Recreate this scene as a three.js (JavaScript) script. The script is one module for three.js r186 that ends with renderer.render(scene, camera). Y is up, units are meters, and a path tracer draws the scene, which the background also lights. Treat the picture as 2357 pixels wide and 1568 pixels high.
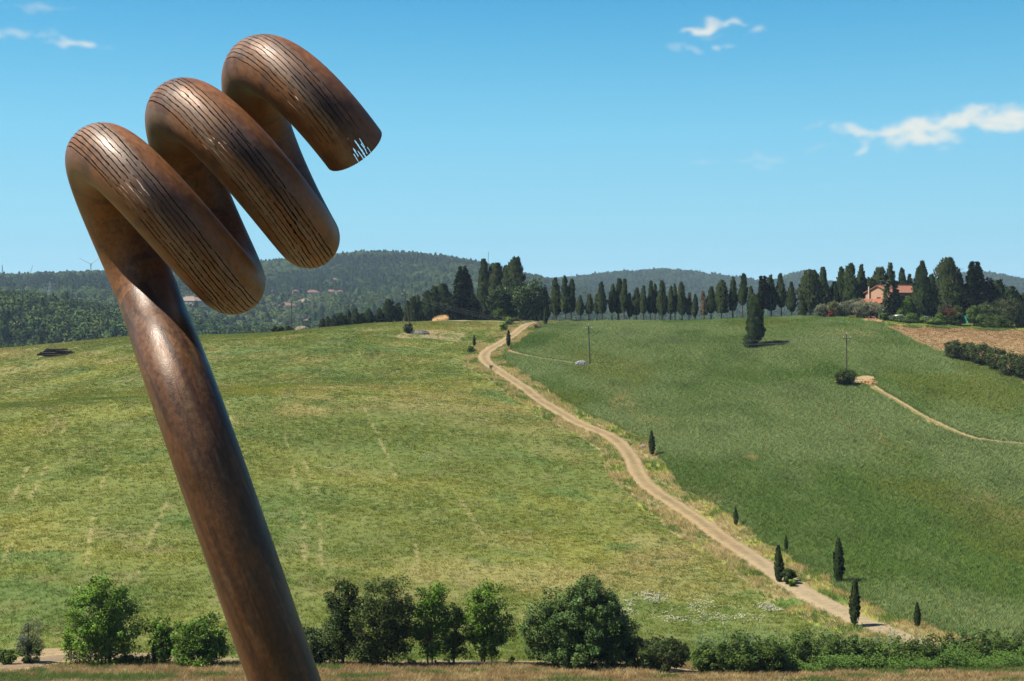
import * as THREE from 'three';
import { mergeGeometries } from 'three/addons/utils/BufferGeometryUtils.js';

// ------------------------------------------------------------------ camera, sky, sun, exposure
const scene = new THREE.Scene();
const EYE = 40, F = 2926, CX = 1178.5, CY = 690;            // eye height, focal length and principal point, in units of a 2357 x 1568 frame
const camera = new THREE.PerspectiveCamera(2 * Math.atan(878 / F) * 180 / Math.PI, 2357 / 1568, 0.1, 14000);
camera.position.set(0, EYE, 0);
camera.setViewOffset(2357, 1756, 0, 188, 2357, 1568);       // shifted lens: level camera, horizon above the middle
const renderer = new THREE.WebGLRenderer();
renderer.toneMapping = THREE.LinearToneMapping;
const EXPOSURE = 2.5;
renderer.toneMappingExposure = EXPOSURE;
renderer.shadowMap.enabled = true;
const SUN_DIR = new THREE.Vector3(-0.556, 0.829, 0.045).normalize();
const sun = new THREE.DirectionalLight(new THREE.Color().setRGB(1, 0.94, 0.82), 5);
sun.name = 'sun_light';
sun.position.copy(SUN_DIR).multiplyScalar(900).add(new THREE.Vector3(0, 0, -200));
sun.target.position.set(0, 0, -200);
sun.castShadow = true;
Object.assign(sun.shadow.camera, { left: -400, right: 400, top: 400, bottom: -400, near: 1, far: 2500 });
sun.shadow.mapSize.set(4096, 4096);
scene.add(sun, sun.target);
scene.fog = new THREE.FogExp2(new THREE.Color().setRGB(0.56, 0.78, 1.0), 0.00008);

// ------------------------------------------------------------------ noise
const rng = (a) => () => { a = (a + 0x6d2b79f5) | 0; let t = Math.imul(a ^ (a >>> 15), 1 | a); t = (t + Math.imul(t ^ (t >>> 7), 61 | t)) ^ t; return ((t ^ (t >>> 14)) >>> 0) / 4294967296; };
const HASH = new Float32Array(65536); { const r = rng(77); for (let i = 0; i < 65536; i++) HASH[i] = r(); }
const hash2 = (x, y) => HASH[(Math.imul(x, 7919) + Math.imul(y, 104729) + (Math.imul(x ^ (y << 3), 2654435) >> 5)) & 65535];
function noise(x, y) {
  const ix = Math.floor(x), iy = Math.floor(y), fx = x - ix, fy = y - iy, s = fx * fx * (3 - 2 * fx), t = fy * fy * (3 - 2 * fy);
  const a = hash2(ix, iy), b = hash2(ix + 1, iy), c = hash2(ix, iy + 1), d = hash2(ix + 1, iy + 1);
  return a + (b - a) * s + (c - a) * t + (a - b - c + d) * s * t;
}
const fbm = (x, y, n = 4) => { let v = 0, a = 0.5, m = 0; for (let i = 0; i < n; i++) { v += a * noise(x, y); m += a; a *= 0.5; x = x * 2.03 + 17.3; y = y * 2.03 + 9.1; } return v / m; };
const clamp = (x, a = 0, b = 1) => Math.min(b, Math.max(a, x)), smooth = (a, b, x) => { const t = clamp((x - a) / (b - a)); return t * t * (3 - 2 * t); }, lerp = (a, b, t) => a + (b - a) * t;
const mix3 = (a, b, t) => [a[0] + (b[0] - a[0]) * t, a[1] + (b[1] - a[1]) * t, a[2] + (b[2] - a[2]) * t];
const lin = (r, g, b) => [r, g, b].map((v) => { v /= 255; return v <= 0.04045 ? v / 12.92 : ((v + 0.055) / 1.055) ** 2.4; });

// ------------------------------------------------------------------ sky: clear blue, a few small clouds
{
  const W = 4096, H = 2048, data = new Float32Array(W * H * 4);
  const stops = [[-2, lin(163, 215, 236)], [1.5, lin(158, 214, 236)], [4, lin(150, 212, 237)], [7.5, lin(130, 203, 236)], [11, lin(102, 184, 226)], [14, lin(78, 165, 215)], [24, lin(42, 120, 184)], [50, lin(26, 84, 148)], [90, lin(20, 68, 128)]];
  const grad = (e) => { let i = 0; while (i < stops.length - 2 && e > stops[i + 1][0]) i++; return mix3(stops[i][1], stops[i + 1][1], clamp((e - stops[i][0]) / (stops[i + 1][0] - stops[i][0]))); };
  const white = lin(238, 240, 232);
  // clouds as soft puffs: azimuth and elevation in degrees, half-widths, tilt, strength
  const puffs = [];
  const P = (px, py) => [Math.atan((px - CX) / F) * 180 / Math.PI, Math.atan((CY - py) / Math.hypot(F, px - CX)) * 180 / Math.PI];
  const puff = (px, py, wx, wy, k, tilt = 0) => puffs.push([...P(px, py), wx / F * 57.3, wy / F * 57.3, k, tilt]);
  puff(1635, 62, 44, 11, 0.75, 0.3); puff(1604, 71, 34, 7, 0.7, 0.25); puff(1690, 47, 34, 5, 0.4, 0.1); puff(1750, 59, 15, 8, 0.45); puff(1590, 107, 16, 5, 0.25); puff(1560, 112, 20, 5, 0.18); puff(1650, 106, 10, 7, 0.4, 0.4); puff(1680, 105, 13, 6, 0.28); puff(1640, 84, 32, 4, 0.15);
  puff(1960, 300, 40, 13, 0.6); puff(2045, 305, 80, 15, 0.75, 0.1); puff(2130, 296, 95, 17, 0.8, 0.2); puff(2225, 276, 85, 16, 0.75, 0.25); puff(2310, 266, 85, 20, 0.8, 0.1); puff(2420, 262, 100, 24, 0.85, 0.1); puff(2110, 326, 66, 17, 0.75, 0.1); puff(2165, 322, 50, 12, 0.5, 0.2); puff(1983, 353, 16, 10, 0.5, 0.6); puff(2330, 286, 50, 12, 0.7); puff(1870, 290, 30, 4, 0.16, 0.25); puff(1880, 338, 26, 4, 0.14, 0.2); puff(1760, 362, 50, 8, 0.18, 0.1); puff(1620, 378, 34, 6, 0.16); puff(1755, 382, 26, 6, 0.12);
  puff(85, 25, 60, 5, 0.25); puff(0, 78, 14, 10, 0.35); puff(40, 85, 34, 9, 0.35); puff(65, 76, 20, 8, 0.25); puff(104, 80, 13, 7, 0.22); puff(140, 98, 22, 7, 0.5); puff(205, 105, 30, 10, 0.7); puff(180, 104, 36, 6, 0.4);
  const r = rng(5);
  for (let k = 0; k < 46; k++) {                              // the same scattered little clouds all round
    const az = 32 + r() * 296, el = 3 + r() * 22, n = 1 + (r() * 5 | 0);
    for (let i = 0; i < n; i++) puffs.push([az + i * 1.1 + r(), el + (r() - 0.5) * 0.8, 0.6 + r() * 1.5, 0.2 + r() * 0.4, 0.2 + r() * 0.7, r() * 0.3]);
  }
  const cover = new Float32Array(W * H);
  for (const [az, el, wx, wy, k, tilt] of puffs) {
    const x0 = Math.floor((az - 90 - wx * 3 + 180) / 360 * W), x1 = Math.ceil((az - 90 + wx * 3 + 180) / 360 * W), y0 = Math.floor((el - wx * 2 - wy * 2 + 90) / 180 * H), y1 = Math.ceil((el + wx * 2 + wy * 2 + 90) / 180 * H);
    for (let y = Math.max(y0, H / 2); y < Math.min(y1, H); y++) for (let x = x0; x < x1; x++) {
      const a = (x + 0.5) / W * 360 - 180 + 90 - az, e = (y + 0.5) / H * 180 - 90 - el;
      const wa = a + (fbm(x * 0.11, y * 0.13, 3) - 0.5) * 1.1, we = e + (fbm(x * 0.09 + 40, y * 0.12, 3) - 0.5) * 0.8;
      const u = (wa + we * tilt) / wx, v = (we - wa * tilt) / wy, d = u * u + v * v;
      if (d > 4) continue;
      const n = fbm(x * 0.16, y * 0.3 + 7, 4), m = k * smooth(1.5, 0.0, Math.sqrt(d) + (n - 0.5) * 1.4);
      const i = y * W + ((x % W) + W) % W;
      cover[i] = 1 - (1 - cover[i]) * (1 - m);
    }
  }
  for (let y = 0; y < H; y++) {
    const el = ((y + 0.5) / H - 0.5) * 180, base = grad(el), ce = Math.cos(el * Math.PI / 180), se = Math.sin(el * Math.PI / 180);
    for (let x = 0; x < W; x++) {
      const az = ((x + 0.5) / W - 0.5) * 2 * Math.PI, o = (y * W + x) * 4;
      const c = Math.cos(az) * ce * SUN_DIR.x + se * SUN_DIR.y + Math.sin(az) * ce * SUN_DIR.z;   // closeness to the sun
      const g = 0.9 + 0.26 * (c * 0.5 + 0.5), h = c > 0 ? 0.16 * c ** 6 : 0, m = Math.min(cover[y * W + x], 0.96);
      for (let k = 0; k < 3; k++) data[o + k] = lerp(base[k] * g + h, white[k], m) / EXPOSURE;
      data[o + 3] = 1;
    }
  }
  const t = new THREE.DataTexture(data, W, H, THREE.RGBAFormat, THREE.FloatType);
  t.mapping = THREE.EquirectangularReflectionMapping; t.magFilter = THREE.LinearFilter; t.needsUpdate = true;
  scene.background = t; scene.environment = t;
}

// ------------------------------------------------------------------ naming
const used = new Map();
function numbered(n) { const k = used.get(n) ?? 0; used.set(n, k + 1); return k ? n + '_' + String(k).padStart(3, '0') : n; }
function tag(o, label, category, group) { o.userData.label = label; if (category) o.userData.category = category; if (group) o.userData.group = group; return o; }
function thing(name, label, category, group) { const o = new THREE.Group(); o.name = numbered(name); scene.add(o); return tag(o, label, category, group); }
function part(name, geo, mat, parent) { const m = new THREE.Mesh(geo, mat); m.name = parent ? name : numbered(name); m.castShadow = m.receiveShadow = true; (parent ?? scene).add(m); return m; }
function struct(name, geo, mat, label) { const m = part(name, geo, mat); m.userData.kind = 'structure'; if (label) m.userData.label = label; return m; }
function std(r, g, b, o = {}) { return new THREE.MeshPhysicalMaterial({ color: new THREE.Color().setRGB(r, g, b), roughness: 0.9, specularIntensity: (o.roughness ?? 0.9) > 0.75 ? 0.25 : 1, ...o }); }

// geometry collector
class MB {
  constructor() { this.p = []; this.n = []; this.c = []; this.i = []; this.uv = []; }
  v(x, y, z, nx, ny, nz, c, u = 0, w = 0) { this.p.push(x, y, z); this.n.push(nx, ny, nz); if (c) this.c.push(c[0], c[1], c[2]); this.uv.push(u, w); return this.p.length / 3 - 1; }
  t(a, b, c) { this.i.push(a, b, c); }
  geo() {
    const g = new THREE.BufferGeometry();
    g.setAttribute('position', new THREE.BufferAttribute(new Float32Array(this.p), 3));
    g.setAttribute('normal', new THREE.BufferAttribute(new Float32Array(this.n), 3));
    g.setAttribute('uv', new THREE.BufferAttribute(new Float32Array(this.uv), 2));
    if (this.c.length) g.setAttribute('color', new THREE.BufferAttribute(new Float32Array(this.c), 3));
    g.setIndex(new THREE.BufferAttribute(new Uint32Array(this.i), 1));
    return g;
  }
  // a pointed leaf or flake: foot, direction of its length, facing, length, width
  leaf(x, y, z, dx, dy, dz, nx, ny, nz, l, w, c) {
    let sx = dy * nz - dz * ny, sy = dz * nx - dx * nz, sz = dx * ny - dy * nx; const k = w / 2 / (Math.hypot(sx, sy, sz) || 1); sx *= k; sy *= k; sz *= k;
    const m = 0.5 * l, b = this.p.length / 3, f = 0.12 * w;
    this.v(x, y, z, nx, ny, nz, c);
    this.v(x + dx * m + sx, y + dy * m + sy, z + dz * m + sz, nx, ny, nz, c);
    this.v(x + dx * l, y + dy * l, z + dz * l, nx, ny, nz, c);
    this.v(x + dx * m - sx + nx * f, y + dy * m - sy + ny * f, z + dz * m - sz + nz * f, nx, ny, nz, c);
    this.i.push(b, b + 1, b + 2, b, b + 2, b + 3);
  }
  // a tapered round bar through points [x, y, z, r]
  bar(pts, sides, c) {
    const q = pts.map((p) => new THREE.Vector3(p[0], p[1], p[2])); let prev;
    for (let i = 0; i < q.length; i++) {
      const d = q[Math.min(i + 1, q.length - 1)].clone().sub(q[Math.max(i - 1, 0)]).normalize(), a = Math.abs(d.y) > 0.9 ? new THREE.Vector3(1, 0, 0) : new THREE.Vector3(0, 1, 0);
      const s = prev ? prev.clone().addScaledVector(d, -prev.dot(d)).normalize() : a.cross(d).normalize(), t = d.clone().cross(s); prev = s;
      for (let k = 0; k <= sides; k++) {
        const f = k / sides * 2 * Math.PI, n = s.clone().multiplyScalar(Math.cos(f)).addScaledVector(t, Math.sin(f));
        const at = this.v(q[i].x + n.x * pts[i][3], q[i].y + n.y * pts[i][3], q[i].z + n.z * pts[i][3], n.x, n.y, n.z, c, k / sides, i);
        if (i && k) { this.t(at, at - 1, at - sides - 2); this.t(at, at - sides - 2, at - sides - 1); }
      }
    }
    return this;
  }
}
function boxGeo(w, h, d, x = 0, y = 0, z = 0, ry = 0) { const g = new THREE.BoxGeometry(w, h, d); if (ry) g.rotateY(ry); g.translate(x, y, z); return g; }
function grain(size, fn, srgb) {
  const d = new Uint8Array(size * size * 4);
  for (let y = 0; y < size; y++) for (let x = 0; x < size; x++) { const v = fn(x, y), o = (y * size + x) * 4; for (let k = 0; k < 3; k++) d[o + k] = clamp(Array.isArray(v) ? v[k] : v) * 255; d[o + 3] = 255; }
  const t = new THREE.DataTexture(d, size, size); t.wrapS = t.wrapT = THREE.RepeatWrapping; t.magFilter = t.minFilter = THREE.LinearFilter; if (srgb) t.colorSpace = THREE.SRGBColorSpace; t.needsUpdate = true; return t;
}
// noise that repeats after n cells
function tnoise(x, y, n) {
  const ix = Math.floor(x), iy = Math.floor(y), fx = x - ix, fy = y - iy, s = fx * fx * (3 - 2 * fx), t = fy * fy * (3 - 2 * fy), w = (a) => ((a % n) + n) % n;
  const a = hash2(w(ix), w(iy)), b = hash2(w(ix + 1), w(iy)), c = hash2(w(ix), w(iy + 1)), d = hash2(w(ix + 1), w(iy + 1));
  return a + (b - a) * s + (c - a) * t + (a - b - c + d) * s * t;
}

// ------------------------------------------------------------------ terrain: measured spot heights joined by a thin-plate surface
// each row: a bearing (as frame x), then [distance, sight line (as frame y)] of spots seen along it
const NEAR = [[2.5, 2900], [6, 2010], [14, 1790], [30, 1702], [58, 1645], [80, 1604]];
const SPOTS = [
  [-250, [90, 1566], [100, 1530], [111, 1502], [138, 1320], [168, 1150], [203, 1010], [222, 948], [236, 950], [250, 944], [268, 915], [295, 852], [320, 822], [338, 815], [370, 830], [430, 868], [550, 880], [700, 765], [850, 695], [1000, 690], [1300, 690], [1600, 655], [1950, 628], [2300, 640], [3500, 690], [6500, 690]],
  [0, [90, 1566], [100, 1530], [111, 1500], [138, 1310], [168, 1140], [203, 995], [222, 930], [236, 931], [250, 926], [268, 900], [295, 842], [320, 809], [336, 802], [370, 818], [430, 860], [550, 880], [700, 770], [850, 692], [1000, 696], [1300, 690], [1600, 660], [1950, 631], [2300, 645], [3500, 690], [6500, 690]],
  [280, [90, 1566], [100, 1530], [111, 1500], [138, 1310], [168, 1140], [203, 980], [223, 912], [238, 907], [252, 899], [270, 866], [300, 806], [325, 782], [342, 776], [375, 795], [430, 845], [550, 880], [700, 800], [850, 740], [1000, 728], [1300, 700], [1600, 650], [1950, 621], [2300, 632], [3500, 690], [6500, 690]],
  [560, [90, 1566], [100, 1530], [111, 1500], [138, 1310], [168, 1150], [203, 985], [224, 905], [240, 888], [256, 874], [275, 836], [300, 793], [330, 773], [346, 770], [375, 785], [450, 850], [600, 860], [750, 815], [950, 770], [1200, 725], [1500, 680], [1800, 632], [2000, 606], [2400, 625], [3500, 690], [6500, 690]],
  [860, [90, 1566], [100, 1530], [112, 1500], [138, 1330], [168, 1170], [203, 1010], [226, 915], [244, 886], [262, 864], [280, 826], [305, 780], [335, 752], [355, 745], [385, 760], [450, 830], [600, 860], [750, 820], [950, 770], [1200, 722], [1500, 680], [1800, 625], [2050, 580], [2500, 600], [3500, 690], [6500, 690]],
  [1100, [90, 1566], [100, 1530], [113, 1500], [138, 1350], [168, 1190], [203, 1030], [240, 910], [275, 838], [310, 782], [340, 748], [362, 737], [390, 745], [450, 810], [600, 850], [800, 820], [1000, 780], [1300, 710], [1700, 645], [2050, 603], [2500, 618], [3600, 690], [6500, 690]],
  [1400, [90, 1566], [101, 1530], [114, 1500], [138, 1370], [168, 1215], [203, 1050], [240, 920], [275, 830], [305, 770], [328, 745], [340, 740], [370, 756], [450, 815], [600, 850], [800, 840], [1200, 780], [1700, 720], [2300, 680], [3000, 652], [3700, 680], [6500, 690]],
  [1700, [90, 1566], [102, 1535], [115, 1505], [138, 1385], [168, 1225], [203, 1050], [240, 910], [275, 810], [300, 758], [318, 740], [330, 736], [360, 752], [450, 815], [600, 850], [800, 840], [1200, 780], [1700, 720], [2300, 690], [3000, 656], [3700, 685], [6500, 690]],
  [1950, [90, 1566], [102, 1538], [115, 1505], [138, 1385], [168, 1225], [200, 1060], [232, 920], [262, 825], [290, 762], [308, 740], [322, 731], [345, 729], [380, 750], [450, 810], [600, 850], [800, 840], [1200, 780], [1700, 720], [2300, 690], [3000, 656], [3700, 685], [6500, 690]],
  [2250, [90, 1566], [102, 1540], [115, 1505], [138, 1385], [168, 1225], [198, 1060], [226, 935], [252, 860], [275, 812], [297, 768], [312, 754], [328, 744], [345, 735], [380, 750], [450, 810], [600, 850], [800, 840], [1200, 780], [1700, 720], [2300, 690], [3000, 656], [3700, 685], [6500, 690]],
  [2600, [90, 1566], [102, 1545], [115, 1505], [138, 1385], [168, 1225], [195, 1090], [220, 985], [245, 905], [270, 840], [295, 785], [312, 766], [328, 752], [345, 742], [380, 755], [450, 810], [600, 850], [800, 840], [1200, 780], [1700, 730], [2300, 690], [3000, 662], [3700, 685], [6500, 690]],
];
const KU = 1.5, pts = [];
for (const [px, ...row] of SPOTS) for (const [d, py] of [...NEAR, ...row]) pts.push([(px - CX) / F * KU, Math.log(d), (py - CY) / 1000]);
const surf = (() => {
  const n = pts.length, m = n + 3, A = Array.from({ length: m }, () => new Float64Array(m + 1)), U = (a, b) => { const q = (a[0] - b[0]) ** 2 + (a[1] - b[1]) ** 2; return q ? q * Math.log(q) : 0; };
  for (let i = 0; i < n; i++) {
    for (let j = 0; j < n; j++) A[i][j] = U(pts[i], pts[j]);
    A[i][i] += 0.0004;
    A[i][n] = A[n][i] = 1; A[i][n + 1] = A[n + 1][i] = pts[i][0]; A[i][n + 2] = A[n + 2][i] = pts[i][1]; A[i][m] = pts[i][2];
  }
  for (let k = 0; k < m; k++) {
    let b = k; for (let i = k + 1; i < m; i++) if (Math.abs(A[i][k]) > Math.abs(A[b][k])) b = i;
    [A[k], A[b]] = [A[b], A[k]];
    for (let i = k + 1; i < m; i++) { const f = A[i][k] / A[k][k]; if (f) for (let j = k; j <= m; j++) A[i][j] -= f * A[k][j]; }
  }
  const w = new Float64Array(m);
  for (let k = m - 1; k >= 0; k--) { let s = A[k][m]; for (let j = k + 1; j < m; j++) s -= A[k][j] * w[j]; w[k] = s / A[k][k]; }
  return (u, v) => { let s = w[n] + w[n + 1] * u + w[n + 2] * v; for (let i = 0; i < n; i++) { const a = u - pts[i][0], b = v - pts[i][1], q = a * a + b * b; if (q > 1e-12) s += w[i] * q * Math.log(q); } return s * 1000; };
})();
const PEAKS = [[1545, 622, 125, 2950], [1390, 640, 90, 2800], [1700, 646, 80, 3000], [1842, 626, 48, 3050], [1960, 646, 50, 2900], [2255, 627, 85, 3000], [2120, 645, 70, 2850], [2400, 645, 90, 2900]];
const LIM = 27 * Math.PI / 180;
function rawHeight(th, r) {
  const t = clamp(th, -LIM, LIM), d = Math.max(r * Math.cos(t), 2), h = EYE - surf(Math.tan(t) * KU, Math.log(Math.min(d, 6500))) / F * d;
  const back = smooth(35, 120, Math.abs(th) * 180 / Math.PI), x = Math.sin(th) * r, z = -Math.cos(th) * r;
  const bump = (fbm(x / 23, z / 23, 3) - 0.5) * 0.45 * smooth(70, 130, r) + (fbm(x / 46 + 7.3, z / 85 + 2, 2) - 0.5) * 3.4 * smooth(112, 150, r) * smooth(305, 262, r) + (fbm(x / 5 + 9, z / 5, 2) - 0.5) * 0.16 - (5 + 4 * smooth(1400, 2200, r)) * smooth(480, 900, r) * (1 - back);
  let peak = 0; if (r > 1900 && Math.abs(th) < LIM) for (const [px, y, wd, dd] of PEAKS) peak += (656 - y) / F * dd * Math.exp(-(((Math.tan(t) * F + CX - px) / wd) ** 2) - (((d - dd) / 420) ** 2));
  return peak + lerp(h, EYE - 1.9 + 12 * (1 - Math.exp(-r / 160)), back) + bump;
}
const stepsOf = (list) => { const out = [list[0][0]]; for (const [a, b, n] of list) for (let i = 1; i <= n; i++) out.push(a + (b - a) * i / n); return Float64Array.from(out); };
const RAD = Math.PI / 180, TH = stepsOf([[-180, -60, 12], [-60, -25, 16], [-25, 25, 480], [25, 60, 16], [60, 180, 12]].map(([a, b, n]) => [a * RAD, b * RAD, n]));
const LR = stepsOf([[Math.log(1.2), Math.log(82), 44], [Math.log(82), Math.log(400), 410], [Math.log(400), Math.log(8000), 120]]);
const NT = TH.length, NR = LR.length, HG = new Float32Array(NT * NR);
for (let j = 0; j < NR; j++) for (let i = 0; i < NT; i++) HG[j * NT + i] = rawHeight(TH[i], Math.exp(LR[j]));
for (let j = 0; j < NR; j++) HG[j * NT] = HG[j * NT + NT - 1];
const cell = (a, x) => { let lo = 0, hi = a.length - 2; while (lo < hi) { const m = (lo + hi + 1) >> 1; if (a[m] <= x) lo = m; else hi = m - 1; } return lo; };
function H(x, z) {                                            // height of the ground
  const th = clamp(Math.atan2(x, -z), TH[0], TH[NT - 1]), l = clamp(Math.log(Math.hypot(x, z)), LR[0], LR[NR - 1]), i = cell(TH, th), j = cell(LR, l);
  const a = (th - TH[i]) / (TH[i + 1] - TH[i]), b = (Math.exp(l) - Math.exp(LR[j])) / (Math.exp(LR[j + 1]) - Math.exp(LR[j])), o = j * NT + i;
  return lerp(lerp(HG[o], HG[o + 1], a), lerp(HG[o + NT], HG[o + NT + 1], a), b);
}
const bearing = (px, d) => (px - CX) / F * d;
const sight = (px, d) => CY + (EYE - H(bearing(px, d), -d)) / d * F;   // where the ground at that bearing and distance is seen
function crest(px, a = 200, b = 420) { let best = a, y = 1e9; for (let d = a; d < b; d += 1) { const s = sight(px, d); if (s < y) { y = s; best = d; } } return best; }
function dist(px, py, a = 86, b = 420) { let p = a; for (let d = a; d < b; d *= 1.004) { if (sight(px, d) <= py) { for (let k = 0; k < 12; k++) { const m = (p + d) / 2; if (sight(px, m) <= py) d = m; else p = m; } return d; } p = d; } return crest(px, a, b); }
const spot = (px, py, a, b) => { const d = dist(px, py, a, b), x = bearing(px, d); return new THREE.Vector3(x, H(x, -d), -d); };
const stand = (px, d) => { const x = bearing(px, d); return new THREE.Vector3(x, H(x, -d), -d); };
const at = (px, py, d) => new THREE.Vector3(bearing(px, d), EYE - (py - CY) / F * d, -d);

// ------------------------------------------------------------------ zones of the ground, as outlines on the terrain
const outline = (list, a, b) => list.map(([px, py]) => { const p = spot(px, py, a, b); return [p.x, p.z]; });
const inside = (poly, x, z) => { let c = false; for (let i = 0, j = poly.length - 1; i < poly.length; j = i++) { const [a, b] = poly[i], [d, e] = poly[j]; if ((b > z) !== (e > z) && x < (d - a) * (z - b) / (e - b) + a) c = !c; } return c; };
function near(line, x, z) {                                   // distance to a line, the share of its length and the side (+ right)
  let best = 1e9, side = 1, where = 0;
  for (let i = 0; i < line.length - 1; i++) {
    const [ax, az] = line[i], [bx, bz] = line[i + 1], ux = bx - ax, uz = bz - az, t = clamp(((x - ax) * ux + (z - az) * uz) / (ux * ux + uz * uz)), qx = x - ax - ux * t, qz = z - az - uz * t, d = qx * qx + qz * qz;
    if (d < best) { best = d; side = ux * (z - az) - uz * (x - ax) > 0 ? -1 : 1; where = (i + t) / (line.length - 1); }
  }
  return [Math.sqrt(best), side, where];
}
function spline(points, step) {                               // [x, z] every step metres along a smooth line
  const c = new THREE.CatmullRomCurve3(points.map(([x, z]) => new THREE.Vector3(x, 0, z)), false, 'centripetal');
  return c.getSpacedPoints(Math.ceil(c.getLength() / step)).map((p) => [p.x, p.z]);
}
const roadPx = [[1262, 738], [1236, 742], [1214, 748], [1189, 766], [1167, 782], [1145, 795], [1126, 806], [1117, 815], [1115, 826], [1122, 837], [1138, 848], [1160, 863], [1189, 882], [1217, 901], [1242, 922], [1270, 939], [1298, 956], [1326, 972], [1358, 986], [1389, 998], [1414, 1012], [1433, 1028], [1448, 1047], [1458, 1066], [1466, 1085], [1474, 1100], [1487, 1116], [1509, 1133], [1534, 1149], [1569, 1172], [1604, 1195], [1639, 1222], [1674, 1247], [1709, 1270], [1744, 1294], [1779, 1318], [1814, 1342], [1849, 1364], [1884, 1385], [1919, 1402], [1953, 1418], [1988, 1434], [2023, 1448], [2058, 1462], [2100, 1477], [2170, 1496]];
const roadLine = spline(roadPx.map(([px, py]) => { const p = spot(px, py); return [p.x, p.z]; }).reduce((a, p) => { const l = a[a.length - 1]; if (!l || Math.hypot(p[0] - l[0], p[1] - l[1]) > 2.5) a.push(p); return a; }, []), 3);
const pathLine = spline(outline([[1150, 800], [1185, 813], [1230, 823], [1290, 832], [1340, 838], [1392, 839]]), 2);
const trackLine = spline(outline([[1962, 872], [1985, 874], [2012, 892], [2048, 914], [2080, 933], [2122, 958], [2160, 977], [2200, 995], [2240, 1009], [2300, 1018], [2380, 1024], [2520, 1035]]), 2);
const laneLine = spline(outline([[-260, 1548], [-60, 1545], [40, 1532], [120, 1516], [210, 1509], [330, 1512], [560, 1521], [760, 1525], [1000, 1527], [1250, 1529], [1480, 1535], [1580, 1552]], 86, 130), 3);
const headlandLine = spline(outline([[985, 741], [1040, 738], [1100, 741], [1160, 744], [1225, 744]]), 2);
const stubbleZone = outline([[2040, 751], [2090, 752], [2200, 756], [2357, 762], [2620, 775], [2700, 960], [2357, 884], [2300, 850], [2235, 826], [2160, 812], [2108, 790], [2065, 765]]);
const yardZone = outline([[1870, 729], [1935, 733], [1990, 738], [2046, 749], [2090, 751], [2200, 755], [2357, 761], [2620, 774], [2700, 742], [2357, 735], [1990, 724], [1870, 722]]);
const bareZone = outline([[1918, 880], [1940, 872], [1970, 868], [1990, 864], [2012, 866], [2016, 872], [2000, 886], [1960, 885]]);
const soilZone = outline([[905, 775], [935, 764], [980, 758], [1040, 762], [1075, 772], [1050, 786], [990, 780], [930, 782]]);
const flowerSpots = [[1620, 1395, 90, 30], [1500, 1375, 60, 20], [1690, 1420, 110, 26], [1560, 1420, 80, 25], [1780, 1400, 60, 18], [1450, 1400, 60, 26], [985, 1052, 40, 14], [760, 1078, 40, 10], [1085, 786, 30, 12]].map(([px, py, wx, wy]) => { const p = spot(px, py), q = spot(px, py - wy); return [p.x, p.z, wx / F * -p.z, Math.max(1, p.z - q.z)]; });
const dirtZone = outline([[-200, 1560], [-60, 1536], [0, 1520], [96, 1494], [150, 1490], [200, 1506], [300, 1511], [190, 1526], [60, 1546]], 84, 130);
const paleSpots = [[1733, 1056, 16, 8, 0.9], [1432, 928, 34, 22, 0.8], [1610, 1145, 60, 22, 0.45], [2260, 1150, 50, 16, 0.5], [2330, 1190, 50, 20, 0.5], [1740, 755, 60, 5, 0.3], [1960, 768, 60, 10, 0.5], [1450, 838, 24, 5, 0.7], [1500, 975, 50, 14, 0.4]].map(([px, py, wx, wy, k]) => { const p = spot(px, py), q = spot(px, py - wy); return [p.x, p.z, wx / F * -p.z, Math.max(1, p.z - q.z), k]; });
const tramLines = [[[1915, 935], [1960, 958], [2005, 990], [2050, 1040]], [[1885, 940], [1940, 975], [1985, 1010]], [[2240, 880], [2300, 930], [2357, 960]]].map((l) => spline(outline(l), 3));
// wheel tracks worn into the meadow
const wheelLines = [[[640, 900], [655, 960], [663, 1040], [683, 1120], [698, 1200], [700, 1290]], [[676, 945], [690, 1000], [700, 1060], [725, 1120], [735, 1200], [738, 1300]], [[832, 930], [868, 1000], [905, 1080], [925, 1160], [955, 1250], [962, 1330]], [[905, 900], [960, 960], [1000, 1010], [1030, 1090], [1110, 1230]], [[110, 990], [62, 1080], [20, 1165], [-20, 1240]], [[150, 985], [98, 1090], [55, 1180], [10, 1290]], [[262, 1010], [240, 1090], [215, 1190], [200, 1300]], [[420, 1060], [395, 1130], [345, 1240], [310, 1340]], [[526, 925], [533, 990], [545, 1060]]].map((l) => spline(outline(l), 3));
const onField = (x, z) => { const r = Math.hypot(x, z); return r > 100 && r < 400; };
function zoneOf(x, z) {                                       // what covers the ground there
  const d = -z, px = CX + x / d * F;
  if (d < 70 || Math.hypot(x, z) < 103 && px < 1600 || d < 100) return 'dry';
  if (d > 430) return 'far';
  const [rd, side] = near(roadLine, x, z);
  if (rd < 1.45) return 'road';
  if (rd < 4.6 + 1.6 * (noise(x / 4, z / 4) - 0.5)) return 'verge';
  if (side < 0 || px < 1135 || d < 108) return 'meadow';
  if (inside(stubbleZone, x + 2 * (noise(x / 3, z / 3) - 0.5), z + 5 * (noise(x / 3 + 9, z / 3) - 0.5))) return 'stubble';
  if (inside(yardZone, x, z) || d > (px > 1950 ? 312 : 336)) return 'yard';
  if (inside(bareZone, x + 3 * (fbm(x / 2.5, z / 2.5, 2) - 0.5), z + 7 * (fbm(x / 2.5 + 30, z / 2.5, 2) - 0.5)) || near(pathLine, x, z)[0] < 0.9) return 'bare';
  const tl = near(trackLine, x, z); if (tl[0] < 0.8) return 'bare';
  return 'crop';
}
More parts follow.
